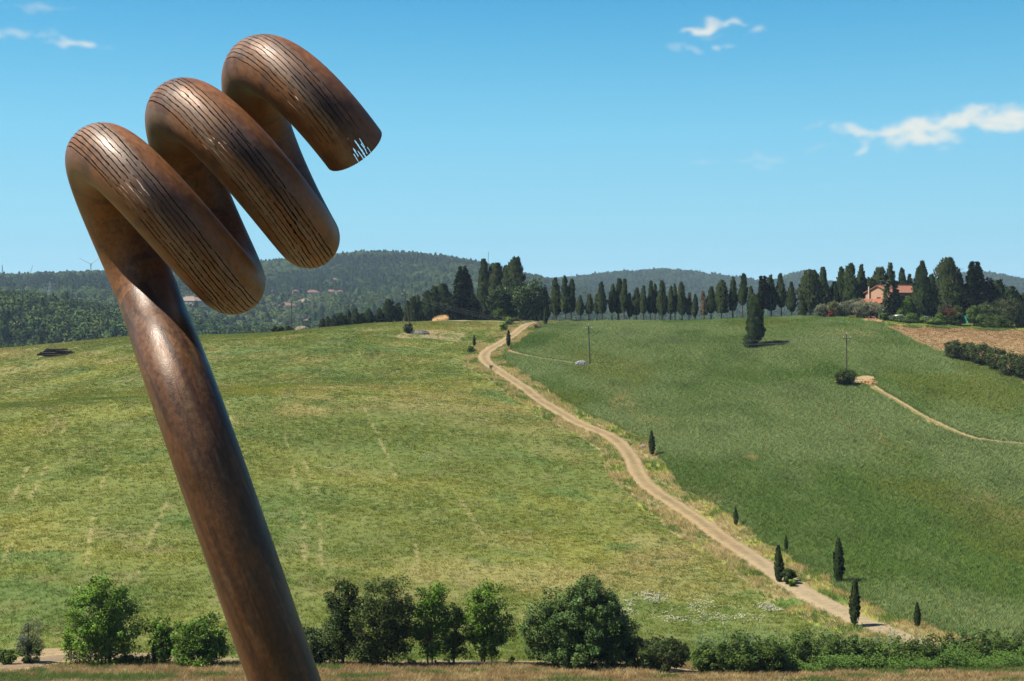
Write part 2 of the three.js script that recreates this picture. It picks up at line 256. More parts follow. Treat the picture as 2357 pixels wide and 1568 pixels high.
const C = {
  meadowA: [0.245, 0.258, 0.029], meadowB: [0.145, 0.190, 0.017], meadowC: [0.310, 0.278, 0.074], straw: [0.29, 0.225, 0.095], green: [0.092, 0.172, 0.016],
  cropA: [0.084, 0.140, 0.022], cropB: [0.158, 0.206, 0.066], cropC: [0.128, 0.150, 0.018], soil: [0.30, 0.20, 0.105], road: [0.20, 0.15, 0.065], dry: [0.27, 0.20, 0.09], stubble: [0.27, 0.17, 0.07], far: [0.030, 0.046, 0.018], farm: [0.05, 0.085, 0.02],
};
const worn = (x, z) => { let w = 0; for (const l of wheelLines) { const [d] = near(l, x, z); if (d < 0.38) w = Math.max(w, (1 - (d / 0.38) ** 2) * smooth(0.25, 0.55, fbm(x / 9 + 3, z / 9, 2)) * smooth(0.38, 0.56, fbm(x / 0.8, z / 1.1, 3)) * 0.55); } return Math.min(w, 1); };
function meadowColor(x, z) {
  const a = fbm(x / 38 + 3, z / 24, 4), b = fbm(x / 9, z / 9 + 50, 3), c = fbm(x / 70 - 8, z / 45 + 31, 3), f = noise(x / 0.9, z / 0.9);
  let col = mix3(C.meadowA, C.meadowB, smooth(0.38, 0.62, a));
  col = mix3(col, C.meadowC, smooth(0.46, 0.66, c * 0.6 + b * 0.4) * 0.95);
  col = mix3(col, C.green, smooth(0.54, 0.7, fbm(x / 14 + 90, z / 10, 4)) * 0.8);
  col = mix3(col, C.straw, smooth(0.56, 0.85, fbm(x / 5 + 20, z / 5, 4)) * 0.45);
  col = mix3(col, C.meadowB, smooth(0.4, 0.62, fbm(x / 70 + 4, (z + 0.35 * x) / 24, 3)) * 0.6);
  return mix3(col, C.straw, clamp((f - 0.62) * 1.2) * 0.4).map((v) => v * 0.88);
}
function cropColor(x, z) {
  const a = fbm(x / 26 + 11, z / 30, 4), b = fbm(x / 7 + 70, z / 11, 3);
  let col = mix3(C.cropA, C.cropB, smooth(0.34, 0.66, a * 0.6 + b * 0.4));
  col = mix3(col, C.cropC, smooth(0.52, 0.7, fbm(x / 20 - 33, z / 34 + 5, 4)) * 0.6);
  col = mix3(col, [0.040, 0.078, 0.014], smooth(0.5, 0.8, fbm(x / 7 + 55, z / 9, 4)) * 0.3);
  for (const [sx, sz, wx, wz, k] of paleSpots) { const q = ((x - sx) / wx) ** 2 + ((z - sz) / wz) ** 2; if (q < 6) col = mix3(col, [0.27, 0.23, 0.085], k * Math.exp(-q) * smooth(0.3, 0.6, fbm(x / 1.7, z / 2.4, 3))); }
  for (const l of tramLines) { const q = near(l, x, z)[0]; if (q < 0.8) col = mix3(col, [0.20, 0.165, 0.055], (1 - q / 0.8) * 0.6 * smooth(0.35, 0.6, fbm(x / 3, z / 3, 2))); }
  return col;
}
function groundColor(x, z) {
  const zone = zoneOf(x, z), f = fbm(x / 1.3, z / 1.3, 2);
  if (zone === 'dry' && inside(dirtZone, x, z)) return C.soil;
  if (zone === 'dry') return mix3(mix3(C.dry, C.straw, smooth(0.4, 0.75, fbm(x / 3, z / 3, 3)) * 0.6), C.green, smooth(0.58, 0.75, fbm(x / 4 + 7, z / 3, 3)) * 0.8);
  if (zone === 'far') { const k = fbm(x / 120, z / 120, 3); return mix3(C.far, C.farm, smooth(0.5, 0.75, k) * 0.5); }
  if (zone === 'road') return C.road;
  if (zone === 'verge') return mix3(mix3(C.straw, C.meadowA, smooth(0.4, 0.7, fbm(x / 2.5, z / 2.5, 3))), C.green, smooth(0.55, 0.75, fbm(x / 3 + 40, z / 3, 3)));
  if (zone === 'stubble') return mix3(C.stubble, C.straw, smooth(0.35, 0.75, fbm(x / 16, z / 4, 3)) * 0.45);
  if (zone === 'yard') return mix3(C.meadowA, -z > 326 && CX + x / -z * F < 1960 ? C.straw : C.green, smooth(0.35, 0.6, fbm(x / 6, z / 6, 3)) * 0.7);
  if (zone === 'bare') return mix3(C.soil, C.straw, f);
  if (zone === 'crop') return cropColor(x, z).map((v) => v * 0.8);
  let col = mix3(meadowColor(x, z).map((v) => v * 0.76), C.straw, worn(x, z));
  if (inside(soilZone, x, z)) col = mix3(col, C.soil, 0.75 * smooth(0.35, 0.55, fbm(x / 3, z / 3, 3)));
  if (inside(dirtZone, x, z)) col = mix3(col, C.soil, 0.85);
  const h = near(headlandLine, x, z)[0]; if (h < 3) col = mix3(col, C.soil, smooth(3, 1, h));
  const l = near(laneLine, x, z)[0]; if (l < 4) col = mix3(col, C.straw, smooth(4, 1.5, l) * 0.7);
  return col;
}
const detailMap = grain(512, (x, y) => { const v = 0.62 + 0.34 * (tnoise(x / 4, y / 4, 128) - 0.5) + 0.2 * (tnoise(x / 16, y / 16, 32) - 0.5) + 0.3 * (hash2(x, y) - 0.5); return v; });
{
  const g = new THREE.BufferGeometry(), pos = new Float32Array(NT * NR * 3), col = new Float32Array(NT * NR * 3), uv = new Float32Array(NT * NR * 2), idx = [];
  for (let j = 0, o = 0; j < NR; j++) for (let i = 0; i < NT; i++, o++) {
    const r = Math.exp(LR[j]), x = Math.sin(TH[i]) * r, z = -Math.cos(TH[i]) * r;
    pos.set([x, HG[o], z], o * 3); uv.set([x / 11, z / 11], o * 2);
    col.set(groundColor(x, z).map((v) => v * 1.6), o * 3);
    if (i && j) idx.push(o, o - NT, o - 1, o - 1, o - NT, o - NT - 1);
  }
  g.setAttribute('position', new THREE.BufferAttribute(pos, 3)); g.setAttribute('color', new THREE.BufferAttribute(col, 3)); g.setAttribute('uv', new THREE.BufferAttribute(uv, 2)); g.setIndex(new THREE.BufferAttribute(new Uint32Array(idx), 1));
  g.computeVertexNormals();
  struct('ground', g, new THREE.MeshStandardMaterial({ vertexColors: true, map: detailMap, bumpMap: detailMap, bumpScale: 0.12, roughness: 1 }), 'grassy hillsides and valley floor with wooded hills beyond');
}
// strips laid on the terrain: a crowned road of pale gravel and narrow earth paths
function strip(line, half, lift, crown, colorAt) {
  const m = new MB(), N = 10; let s = 0;
  for (let i = 0; i < line.length; i++) {
    const [x, z] = line[i], a = line[Math.max(i - 1, 0)], b = line[Math.min(i + 1, line.length - 1)], l = Math.hypot(b[0] - a[0], b[1] - a[1]), nx = -(b[1] - a[1]) / l, nz = (b[0] - a[0]) / l;
    if (i) s += Math.hypot(x - line[i - 1][0], z - line[i - 1][1]);
    for (let k = 0; k <= N; k++) {
      const f = k / N * 2 - 1, edge = Math.abs(f) > 0.99, w = half * (1 + (fbm(s / 2.5, f > 0 ? 5 : 90, 3) - 0.5) * 0.5), px = x + nx * f * w, pz = z + nz * f * w;
      const at = m.v(px, H(px, pz) + (edge ? -0.04 : lift * (1 - f ** 4) + crown * (1 - f * f)), pz, 0, 1, 0, colorAt(f, s, px, pz), px / 3, pz / 3);
      if (i && k) { m.t(at, at - 1, at - N - 2); m.t(at, at - N - 2, at - N - 1); }
    }
  }
  const g = m.geo(); g.computeVertexNormals(); return g;
}
const gravelMap = grain(256, (x, y) => 0.72 + 0.3 * (tnoise(x / 3, y / 3, 85.333 | 0) - 0.5) + 0.3 * (hash2(x, y) - 0.5) + 0.2 * (tnoise(x / 32, y / 32, 8) - 0.5));
const gravel = new THREE.MeshStandardMaterial({ vertexColors: true, map: gravelMap, bumpMap: gravelMap, bumpScale: 0.05, roughness: 1 });
const fine = (line, step) => spline(line, step);
struct('road', strip(fine(roadLine, 0.6), 1.68, 0.07, 0.07, (f, s, x, z) => {
  const rut = Math.exp(-(((Math.abs(f) - 0.52) / 0.2) ** 2)), k = fbm(x / 1.1, z / 1.1, 3);
  let c = mix3([0.30, 0.208, 0.088], [0.44, 0.318, 0.155], rut * 0.9 * (0.6 + 0.6 * k));
  c = mix3(c, [0.23, 0.15, 0.065], smooth(0.5, 0.8, fbm(x / 2.5, z / 2.5 + 3, 3)) * (1 - rut) * 0.8);
  c = mix3(c, [0.19, 0.155, 0.06], Math.exp(-((f / 0.16) ** 2)) * smooth(0.4, 0.65, fbm(x / 2, z / 2 + 60, 3)) * 0.7);
  return mix3(c, [0.40, 0.315, 0.19], smooth(0.47, 0.53, s / 420) * smooth(0.68, 0.56, s / 420) * 0.6);
}), gravel, 'pale gravel farm road winding up the hill between two fields');
const earth = (f, s, x, z) => mix3([0.22, 0.135, 0.055], [0.27, 0.18, 0.085], fbm(x, z, 3));
struct('footpath', strip(fine(pathLine, 0.6), 0.75, 0.05, 0, earth), gravel, 'narrow earth path from the road bend to the stone heap');
struct('footpath', strip(fine(trackLine, 0.6), 0.34, 0.05, 0, (f, s, x, z) => mix3(earth(f, s, x, z), [0.24, 0.18, 0.045], smooth(0.4, 0.6, fbm(x / 3, z / 3, 2)))), gravel, 'narrow sandy path dividing the green crop on the right');
struct('dirt_lane', strip(fine(laneLine, 0.6), 1.7, 0.06, 0.02, (f, s, x, z) => mix3([0.245, 0.16, 0.08], [0.30, 0.21, 0.115], fbm(x, z, 3))), gravel, 'dirt lane along the valley floor behind the foreground trees');

// ------------------------------------------------------------------ the rusted coil on its leaning pole
{
  const R = 1.0445, PITCH = 1.0785, TUBE = 0.382, PH = 0.0678, az = 0.2856, ay = 0.5546;
  const centre = at(342, 534.05, 15.256), a = new THREE.Vector3(Math.cos(ay) * Math.cos(az), Math.sin(ay), -Math.cos(ay) * Math.sin(az));
  const u = new THREE.Vector3(0, 1, 0).addScaledVector(a, -a.y).normalize(), w = a.clone().cross(u);
  const coil = (t) => centre.clone().addScaledVector(a, t / (2 * Math.PI) * PITCH).addScaledVector(u, R * Math.cos(t + PH)).addScaledVector(w, R * Math.sin(t + PH));
  const out = (t) => u.clone().multiplyScalar(Math.cos(t + PH)).addScaledVector(w, Math.sin(t + PH));
  const D = Math.PI / 180, T0 = -140 * D, T1 = (720 + 109) * D;
  // the pole: from the back of the first turn down to the ground
  const foot = at(742, 1815, 14.3); foot.y = H(foot.x, foot.z) - 0.4; foot.x = bearing(655 + (CY - 0 + (EYE - foot.y) / 14.3 * F - 1568) * 0.352, 14.3);
  const poleCurve = new THREE.CatmullRomCurve3([coil(-110 * D), coil(-122 * D), coil(-132 * D), coil(T0), at(368, 752, 15.62), at(390, 812, 15.12), at(421, 898, 14.7), at(465, 1022, 14.45), at(513, 1160, 14.36), at(562, 1300, 14.32), at(608, 1434, 14.3), at(655, 1568, 14.3), foot], false, 'centripetal');
  const S = [];                                              // samples: centre, tangent, normal, length, turn
  const fineSpan = (t) => { const k = ((t / D) % 360 + 360) % 360; return (k > 344 || k < 182) && t > -0.4; };
  let len = 0, prev;
  for (let t = T1; t > T0;) {
    const p = coil(t), tan = coil(t + 1e-3).sub(coil(t - 1e-3)).normalize(), n = out(t); n.addScaledVector(tan, -n.dot(tan)).normalize();
    if (prev) len += p.distanceTo(prev); prev = p;
    S.push({ p, tan: tan.negate(), n, s: len, t });
    t -= (fineSpan(t) ? 0.8 : 2) * D;
  }
  {
    const L = poleCurve.getLength(), N = 260, all = poleCurve.getSpacedPoints(N); let n = S[S.length - 1].n.clone();
    const last = S[S.length - 1].p, from = all.findIndex((q, i) => i > 3 && q.distanceTo(last) < all[i + 1].distanceTo(last));
    for (let i = from + 1; i <= N; i++) {
      const p = all[i], tan = all[Math.min(i + 1, N)].clone().sub(all[i - 1]).normalize();
      n.addScaledVector(tan, -n.dot(tan)).normalize(); len += p.distanceTo(prev); prev = p;
      S.push({ p, tan, n: n.clone(), s: len, t: T0 - (i - from) * 0.01 });
    }
  }
  const LEN = len, bendS = S.find((q) => q.t < -150 * D + 0 || q.t < T0)?.s ?? LEN;
  // torch cuts along the outside of each turn
  const rnd = rng(31), cuts = [];
  for (let k = 0; k < 3; k++) for (let j = 0; j < 9; j++) {
    const end = k === 2 ? (91 + (j % 3) * 3) : 160 + rnd() * 16; let t = -9 + rnd() * 5, ph = -44 + 8.4 * j + (rnd() - 0.5) * 1.6, drift = -(2 + rnd() * 2) / 100, n = 0;
    const marks = [44 + rnd() * 26 + j * 1.5, 86 + rnd() * 24 + j * 1.2, 128 + rnd() * 20];
    while (t < end) {
      const stop = Math.min(end, (marks[n++] ?? 400) + (rnd() - 0.5) * 8);
      if (stop > t) cuts.push({ k, j, a: t, b: stop, ph, drift, seed: rnd() * 999, wide: 0.66 + rnd() * 0.45 });
      t = stop + 0.7 + rnd() * 1.8; ph += (rnd() - 0.5) * 2.2;
    }
  }
  for (const [ta, ph, wd, tb] of [[104.2, -12, 0.5, 112], [101.5, -6, 1.0, 107], [104.5, -2.5, 0.7, 112], [99.5, 3.5, 1.15, 112], [103, 9, 0.9, 108], [100.5, 11.5, 0.6, 105], [105.5, 15, 0.5, 112]]) cuts.push({ k: 2, j: 9, a: ta, b: tb, ph: ph + 1, drift: 0.02, seed: ph * 7 + 300, wide: wd });
  function cutAt(k, t, f) {
    for (const c of cuts) if (c.k === k && t > c.a && t < c.b) {
      const mid = c.ph - 5 * Math.sin(clamp(t, 0, 180) * D) + c.drift * (t - c.a) + (noise(t * 1.1, c.seed) - 0.5) * 0.8 + (noise(t * 0.2, c.seed + 4) - 0.5) * 2.2, wdt = c.wide * (0.4 + 1.0 * noise(t * 1.9, c.seed + 9)) + (noise(t * 3.3, c.seed + 20) > 0.86 ? 0.6 : 0);
      if (Math.abs(f - mid) < wdt) return true;
    }
    return false;
  }
  const FI = []; for (let f = -180; f < 180;) { FI.push(f); f += f >= -60 && f < 32 ? 0.36 : 4; if (f > -60 && FI[FI.length - 1] < -60) f = -60; } FI.push(180);
  const FC = Array.from({ length: 73 }, (_, i) => -180 + i * 5), FINE = FI;
  function shell(i0, i1, FI = FINE) {
    const m = new MB(), n = FI.length;
    for (let i = i0; i <= i1; i++) {
      const q = S[i], b = q.tan.clone().cross(q.n), fold = Math.exp(-(((q.s - bendS - 0.12) / 0.28) ** 2));
      const k = Math.floor((q.t / D + 90) / 360), tt = q.t / D - 360 * k, fineRow = fineSpan(q.t) && i > i0;
      for (let j = 0; j < n; j++) {
        const f = FI[j] * D, c = Math.cos(f), s = Math.sin(f), nx = q.n.x * c + b.x * s, ny = q.n.y * c + b.y * s, nz = q.n.z * c + b.z * s;
        const r = TUBE * (1 + 0.022 * fold * (0.4 + 0.6 * Math.cos(f * 2 + 1.0)) + 0.006 * (fbm(q.s * 1.2, 4 + s * 1.5 + c, 2) - 0.5));
        const at = m.v(q.p.x + nx * r, q.p.y + ny * r, q.p.z + nz * r, nx, ny, nz, null, q.s / LEN, j / (n - 1) === 1 ? 1 : FI[j] / 360 + 0.5);
        if (i > i0 && j) {
          if (fineRow && FI[j] > -60 && FI[j] < 32 && k >= 0 && cutAt(k, tt + 0.4, (FI[j] + FI[j - 1]) / 2)) continue;
          m.t(at, at - 1, at - n); m.t(at - 1, at - n - 1, at - n);
        }
      }
    }
    return m.geo();
  }
  // rust: base tone, orange bloom, purple-brown scorch, bare grey steel along the cuts, fine streaks; also painted sun on the flank and shade on the pole
  const TW = 2048, THt = 512, rust = new Uint8Array(TW * THt * 4), rough = new Uint8Array(TW * THt * 4);
  const tOfS = (s) => { let lo = 0, hi = S.length - 1; while (hi - lo > 1) { const m = (lo + hi) >> 1; if (S[m].s < s) lo = m; else hi = m; } return S[lo].t / D; };
  const toByte = (v) => 255 * (v <= 0.0031308 ? v * 12.92 : 1.055 * v ** (1 / 2.4) - 0.055);
  for (let x = 0; x < TW; x++) {
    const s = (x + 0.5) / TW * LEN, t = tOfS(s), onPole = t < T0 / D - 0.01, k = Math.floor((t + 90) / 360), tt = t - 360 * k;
    for (let y = 0; y < THt; y++) {
      const fi = (y + 0.5) / THt * 360 - 180, arc = fi / 360 * 2.4, o = (y * TW + x) * 4;
      const ca = Math.cos(fi * D) * 0.38, sa = Math.sin(fi * D) * 0.38;
      const big = fbm(s * 0.9 + ca * 2, sa * 2 + 30, 4), mid = fbm(s * 3.2 + ca * 5, sa * 6 + 70, 4), fineN = fbm(s * 22, arc * 30, 3), streak = fbm(s * (onPole ? 1.3 : 6), (onPole ? arc * 16 + s * 1.2 : arc * 2.5) + 200, 4);
      let c = mix3([0.135, 0.060, 0.025], [0.19, 0.082, 0.031], smooth(0.25, 0.75, big));
      c = mix3(c, [0.24, 0.10, 0.034], smooth(0.4, 0.8, mid) * 0.35);
      c = mix3(c, [0.050, 0.030, 0.026], smooth(0.5, 0.75, streak) * 0.55);
      c = mix3(c, [0.20, 0.135, 0.075], smooth(0.56, 0.74, fbm(s * 2 + 9, arc * 7 + 3, 4)) * 0.45);
      if (onPole) c = mix3(c, [0.040, 0.021, 0.013], 0.42 + 0.25 * smooth(0.4, 0.6, streak));  // dark streaks, and the whole pole toned down as painted shade
      let g = 0.52 + 0.2 * (mid - 0.5) + 0.2 * (fineN - 0.5);
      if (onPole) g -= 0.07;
      if (k >= 0 && !onPole) {
        c = mix3(c, [0.32, 0.118, 0.034], smooth(16, 45, fi) * smooth(120, 60, fi) * 0.6 * smooth(-50, 10, tt) * smooth(200, 100, tt));      // sunlit orange painted onto the upper flank
        const band = smooth(-50, -38, fi) * smooth(30, 20, fi) * smooth(-30, -10, tt) * smooth(185, 150, tt);
        c = mix3(c, [0.21, 0.155, 0.12], band * 0.7 * smooth(0.4, 0.65, fbm(s * 1.4 + 50, arc * 9, 3)) * 0.75);
        const bx = (tt - (k === 0 ? 78 : k === 1 ? 84 : 78)) / (k === 0 ? 20 : 22), by = (fi - (k === 2 ? -2 : 1)) / 13, blot = Math.exp(-(bx * bx + by * by)) * (0.6 + 1.2 * (fbm(s * 5, arc * 22, 4) - 0.3));
        c = mix3(c, [0.020, 0.010, 0.010], clamp(blot * (k === 0 ? 0.75 : 1.25))); g += 0.12 * clamp(blot);
        c = mix3(c, [0.07, 0.045, 0.05], Math.exp(-(((tt - 92) / 34) ** 2) - ((fi - 12) / 36) ** 2) * 0.55);
      }
      const v = 0.5 + 0.75 * fineN;
      for (let q = 0; q < 3; q++) { rust[o + q] = clamp(toByte(clamp(c[q] * v)), 0, 255); rough[o + q] = clamp(g, 0.2, 0.9) * 255; }
      rust[o + 3] = rough[o + 3] = 255;
    }
  }
  const tex = (d, srgb) => { const t = new THREE.DataTexture(d, TW, THt); t.wrapS = THREE.ClampToEdgeWrapping; t.wrapT = THREE.RepeatWrapping; t.magFilter = t.minFilter = THREE.LinearFilter; if (srgb) t.colorSpace = THREE.SRGBColorSpace; t.needsUpdate = true; return t; };
  const bumpMap = grain(256, (x, y) => 0.5 + 0.5 * (tnoise(x / 3, y / 3, 85) - 0.5) + 0.4 * (tnoise(x / 12, y / 12, 21) - 0.5)); bumpMap.repeat.set(34, 3.5);
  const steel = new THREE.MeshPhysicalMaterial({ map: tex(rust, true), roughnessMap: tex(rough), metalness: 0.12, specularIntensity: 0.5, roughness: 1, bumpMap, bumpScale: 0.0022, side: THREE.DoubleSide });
  const o = thing('coil_sculpture', 'tall rusted steel pipe bent into an open coil on a leaning pole in front', 'sculpture');
  o.position.copy(foot); o.updateMatrix();
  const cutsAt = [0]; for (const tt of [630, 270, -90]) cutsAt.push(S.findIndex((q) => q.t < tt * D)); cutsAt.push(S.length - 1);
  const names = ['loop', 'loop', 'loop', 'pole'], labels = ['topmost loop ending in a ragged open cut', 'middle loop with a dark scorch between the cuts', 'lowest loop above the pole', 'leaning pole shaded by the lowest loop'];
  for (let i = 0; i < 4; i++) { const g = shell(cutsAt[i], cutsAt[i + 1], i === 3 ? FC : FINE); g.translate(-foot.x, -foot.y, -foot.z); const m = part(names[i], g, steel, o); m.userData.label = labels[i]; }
  // the thickness of the plate at the open end
  const q = S[0], b = q.tan.clone().cross(q.n), rim = new MB();
  FI.forEach((f, j) => {
    const n = q.n.clone().multiplyScalar(Math.cos(f * D)).addScaledVector(b, Math.sin(f * D)), skip = j && cutAt(2, 108.6, (f + FI[j - 1]) / 2);
    let at;
    for (const r of [TUBE, TUBE - 0.014]) { const p = q.p.clone().addScaledVector(n, r).addScaledVector(q.tan, -0.002).sub(foot); at = rim.v(p.x, p.y, p.z, -q.tan.x, -q.tan.y, -q.tan.z); }
    if (j && !skip) { rim.t(at, at - 1, at - 3); rim.t(at, at - 3, at - 2); }
  });
  part('cut_edge', rim.geo(), std(0.09, 0.05, 0.03, { metalness: 0.3, roughness: 0.6, side: THREE.DoubleSide }), o);
}

// ------------------------------------------------------------------ foliage
const leafMat = new THREE.MeshPhysicalMaterial({ vertexColors: true, roughness: 0.6, specularIntensity: 0.15, transmission: 0.3, thickness: 0, side: THREE.DoubleSide });
const needleMat = new THREE.MeshPhysicalMaterial({ vertexColors: true, roughness: 0.9, specularIntensity: 0.15, side: THREE.DoubleSide });
const barkMat = new THREE.MeshStandardMaterial({ vertexColors: true, roughness: 0.95 });
const tint = (c, r, k = 0.3) => { const v = 1 + (r() - 0.5) * 2 * k, h = 1 + (r() - 0.5) * 0.25; return [c[0] * v * h, c[1] * v, c[2] * v / h]; };
const randDir = (r) => { const z = r() * 2 - 1, a = r() * 6.2832, s = Math.sqrt(1 - z * z); return [Math.cos(a) * s, z, Math.sin(a) * s]; };
const norm = (v) => { const l = Math.hypot(...v) || 1; return v.map((x) => x / l); };
function flake(m, r, p, dir, face, l, w, c) { const d = norm(dir), n = norm(face); m.leaf(p[0], p[1], p[2], d[0], d[1], d[2], n[0], n[1], n[2], l, w, c); }

const BARK = [0.075, 0.052, 0.036], CYP = [0.010, 0.0215, 0.0052], CYP2 = [0.020, 0.030, 0.0075], DRY = [0.085, 0.050, 0.026];
// a column tree: crown of upswept sprays over a dark inner mass; profile(t) is the half-width at height t (0..1), in metres
function columnTree(name, pos, o) {
  const r = rng(o.seed), t = thing(name, o.label, 'tree', o.group); t.position.copy(pos);
  const h = o.h, w = o.w / 2, bare = o.bare ?? 0.08, low = h * bare, lean = [(r() - 0.5) * 0.05 * h, (r() - 0.5) * 0.03 * h], s1 = r() * 90, lumpy = o.lumpy ?? 0.35;
  const shape = o.shape ?? 'cypress', prof = (k) => shape === 'cone' ? Math.min(1, 1.12 - k) * (0.8 + 0.2 * Math.min(1, k * 8)) : shape === 'broad' ? Math.sqrt(Math.max(0, 1 - ((k - 0.42) / 0.62) ** 2)) : shape === 'block' ? Math.min(1, (k + 0.1) * 4) ** 0.6 * Math.min(1, (1.03 - k) * 3.5) ** 0.55 : shape === 'spindle' ? Math.sin(Math.PI * Math.min(1, 0.1 + 0.9 * k) ** 0.8) : Math.min(1, (k + 0.06) * 4) ** 0.6 * Math.min(1, (1.02 - k) * 1.6) ** 0.85;
  const lump = (a, k) => 1 + lumpy * (fbm(a * 1.1 + s1, k * h * 0.45, 3) - 0.5) * 2 + lumpy * 0.6 * (noise(Math.cos(a) * 1.4 + s1, Math.sin(a) * 1.4 + k * 3) - 0.5);
  const tips = []; for (let i = 0; i < (o.tips ?? 1 + (r() * 3 | 0)); i++) tips.push([(r() - 0.5) * w * 0.8, (r() - 0.5) * w * 0.5, 0.82 + r() * 0.18]);
  tips[0] = [0, 0, 1];
  const m = new MB(), n = Math.round((o.n ?? 1500) * (o.dense ?? 1)), fl = o.flake ?? 0.085;
  const one = (a, k, depth, base) => {
    const tp = tips[(r() * tips.length) | 0], kk = k * tp[2], R = w * prof(k) * lump(a, k) * depth * (tips.length > 1 && k > 0.6 ? 1 - 0.3 * (k - 0.6) / 0.4 : 1), off = smooth(0.45, 0.9, k);
    const x = Math.cos(a) * R + tp[0] * off + lean[0] * k, z = Math.sin(a) * R + tp[1] * off + lean[1] * k, y = low + kk * (h - low);
    const l = Math.min(fl * h, o.w * 0.42) * (0.6 + r() * 0.7), out = shape === 'cone' ? 1.3 : 0.45;
    flake(m, r, [x, y - l * 0.3, z], [Math.cos(a) * out + (r() - 0.5) * 0.5, (shape === 'cone' ? 0.1 : 1) + (r() - 0.5) * 0.4, Math.sin(a) * out + (r() - 0.5) * 0.5], [Math.cos(a) + (r() - 0.5) * 1.0, 0.35 + (r() - 0.5) * 0.9, Math.sin(a) + (r() - 0.5) * 1.0], l, l * (o.leafWidth ?? 0.55), tint(r() < (o.dry ?? 0.008) ? DRY : base, r, 0.35));
  };
  for (let i = 0; i < n; i++) { const a = r() * 6.2832, k = r() ** 1.15, c2 = mix3(o.color ?? CYP, o.color2 ?? CYP2, smooth(0.4, 0.6, fbm(a * 1.3 + s1, k * 5, 2))); one(a, k, 0.72 + 0.33 * r(), c2); }
  // boughs that stand out from the outline
  for (let b = 0; b < (o.boughs ?? 16); b++) { const a = r() * 6.2832, k = r(), c2 = tint(o.color ?? CYP, r, 0.25); for (let i = 0; i < n / 110; i++) one(a + (r() - 0.5) * 0.5, clamp(k + (r() - 0.5) * 0.07), 0.98 + r() * 0.24, c2); }
  if (!o.open) {                                             // the shaded inside of the crown
    const N = 9, K = 10;
    for (let q = 0; q <= K; q++) for (let i = 0; i <= N; i++) {
      const k = q / K, a = i / N * 6.2832, R = Math.max(0.01, w * prof(k) * lump(a % 6.2832, k) * 0.66), at = m.v(Math.cos(a) * R + lean[0] * k, low + k * 0.9 * (h - low), Math.sin(a) * R + lean[1] * k, Math.cos(a), 0.2, Math.sin(a), o.color ?? CYP);
      if (q && i) { m.t(at, at - 1, at - N - 2); m.t(at, at - N - 2, at - N - 1); }
    }
  }
  const g = new MB(), tr = Math.max(0.05, o.trunk ?? h * 0.016);
  for (let i = 0; i < (o.stems ?? 1); i++) { const dx = i ? (r() - 0.5) * o.w * 0.5 : 0; g.bar([[dx, -0.3, 0, tr * 1.3], [dx, low * 0.6, 0, tr], [dx * 0.8 + lean[0] * 0.5, low + (h - low) * 0.5, lean[1] * 0.5, tr * 0.6]], 6, BARK); }
  part('trunk', g.geo(), barkMat, t); part('crown', m.geo(), needleMat, t);
  return t;
}
// a leafy tree: several stems, limbs to many leaf clusters; lobes are [across, up, deep, radius] in shares of width and height
function leafyTree(name, pos, o) {
  const r = rng(o.seed), t = thing(name, o.label, o.category ?? 'tree', o.group); t.position.copy(pos);
  const h = o.h, w = o.w, m = new MB(), g = new MB(), lobes = o.lobes ?? [[0, 0.52, 0, 0.5]], A = o.color, B = o.color2 ?? o.color, L = o.leaf ?? 0.17, clusters = o.clusters ?? 150, per = o.per ?? 60, s0 = r() * 99;
  const tot = lobes.reduce((s, q) => s + q[3] ** 2, 0);
  for (const [lx, ly, lz, lr, tone = 0] of lobes) for (let i = 0; i < clusters * lr * lr / tot; i++) {
    const d = randDir(r), u = 0.5 + 0.5 * Math.sqrt(r()), f = u * (0.74 + 0.52 * noise(d[0] * 2.2 + s0, d[1] * 2.2 + d[2] * 1.7));
    let x = (lx + d[0] * lr * f) * w, y = (ly * h) + d[1] * lr * f * Math.min(h, w * (o.tall ?? 1.1)), z = (lz + d[2] * lr * f) * w * (o.deep ?? 0.9);
    if (y < h * (o.skirt ?? 0.06)) y = h * (o.skirt ?? 0.06) + r() * 0.25 * h;
    const cr = (o.spread ?? 0.075) * (w + h) / 2 * (0.6 + 0.8 * r()), col = tint(mix3(A, B, clamp(r() * 0.7 + tone)), r, 0.22);
    if (i % 7 === 0) { const k = 0.5 + r() * 0.5, sx = x * 0.25; g.bar([[sx * 0.5, h * k * 0.4, z * 0.15, 0.022 * (o.limb ?? 1)], [lerp(sx, x, 0.55), lerp(h * k, y, 0.55), z * 0.5, 0.014 * (o.limb ?? 1)], [x, y, z, 0.006 * (o.limb ?? 1)]], 4, BARK); }
    for (let q = 0; q < per; q++) {
      const e = randDir(r), k = cr * Math.cbrt(r()), px = x + e[0] * k, py = y + e[1] * k * 0.8, pz = z + e[2] * k;
      if (py < 0.02) continue;
      const n = randDir(r), l = L * (0.7 + 0.6 * r());
      flake(m, r, [px, py, pz], [e[0] + n[0] * 0.8, e[1] * 0.6 + (o.rise ?? -0.2) + n[1] * 0.5, e[2] + n[2] * 0.8], [n[0] * 0.9 + d[0] * 0.5, Math.abs(n[1]) + 0.35, n[2] * 0.9 + d[2] * 0.5], l, l * (o.aspect ?? 0.72), tint(col, r, 0.25));
    }
  }
  const stems = o.stems ?? 3;
  for (let i = 0; i < stems; i++) { const q = lobes[i % lobes.length], bx = (q[0] * 0.55 + (r() - 0.5) * 0.16) * w, tr = (o.trunk ?? 0.075) * (0.7 + 0.5 * r()); g.bar([[bx, -0.2, (r() - 0.5) * 0.1 * w, tr], [bx + (r() - 0.5) * 0.05 * w, h * 0.28, q[2] * w * 0.3, tr * 0.8], [q[0] * w * 0.9, h * q[1], q[2] * w * 0.8, tr * 0.4]], 6, o.bark ?? BARK); }
  part('trunk', g.geo(), barkMat, t); part('crown', m.geo(), leafMat, t);
  return t;
}
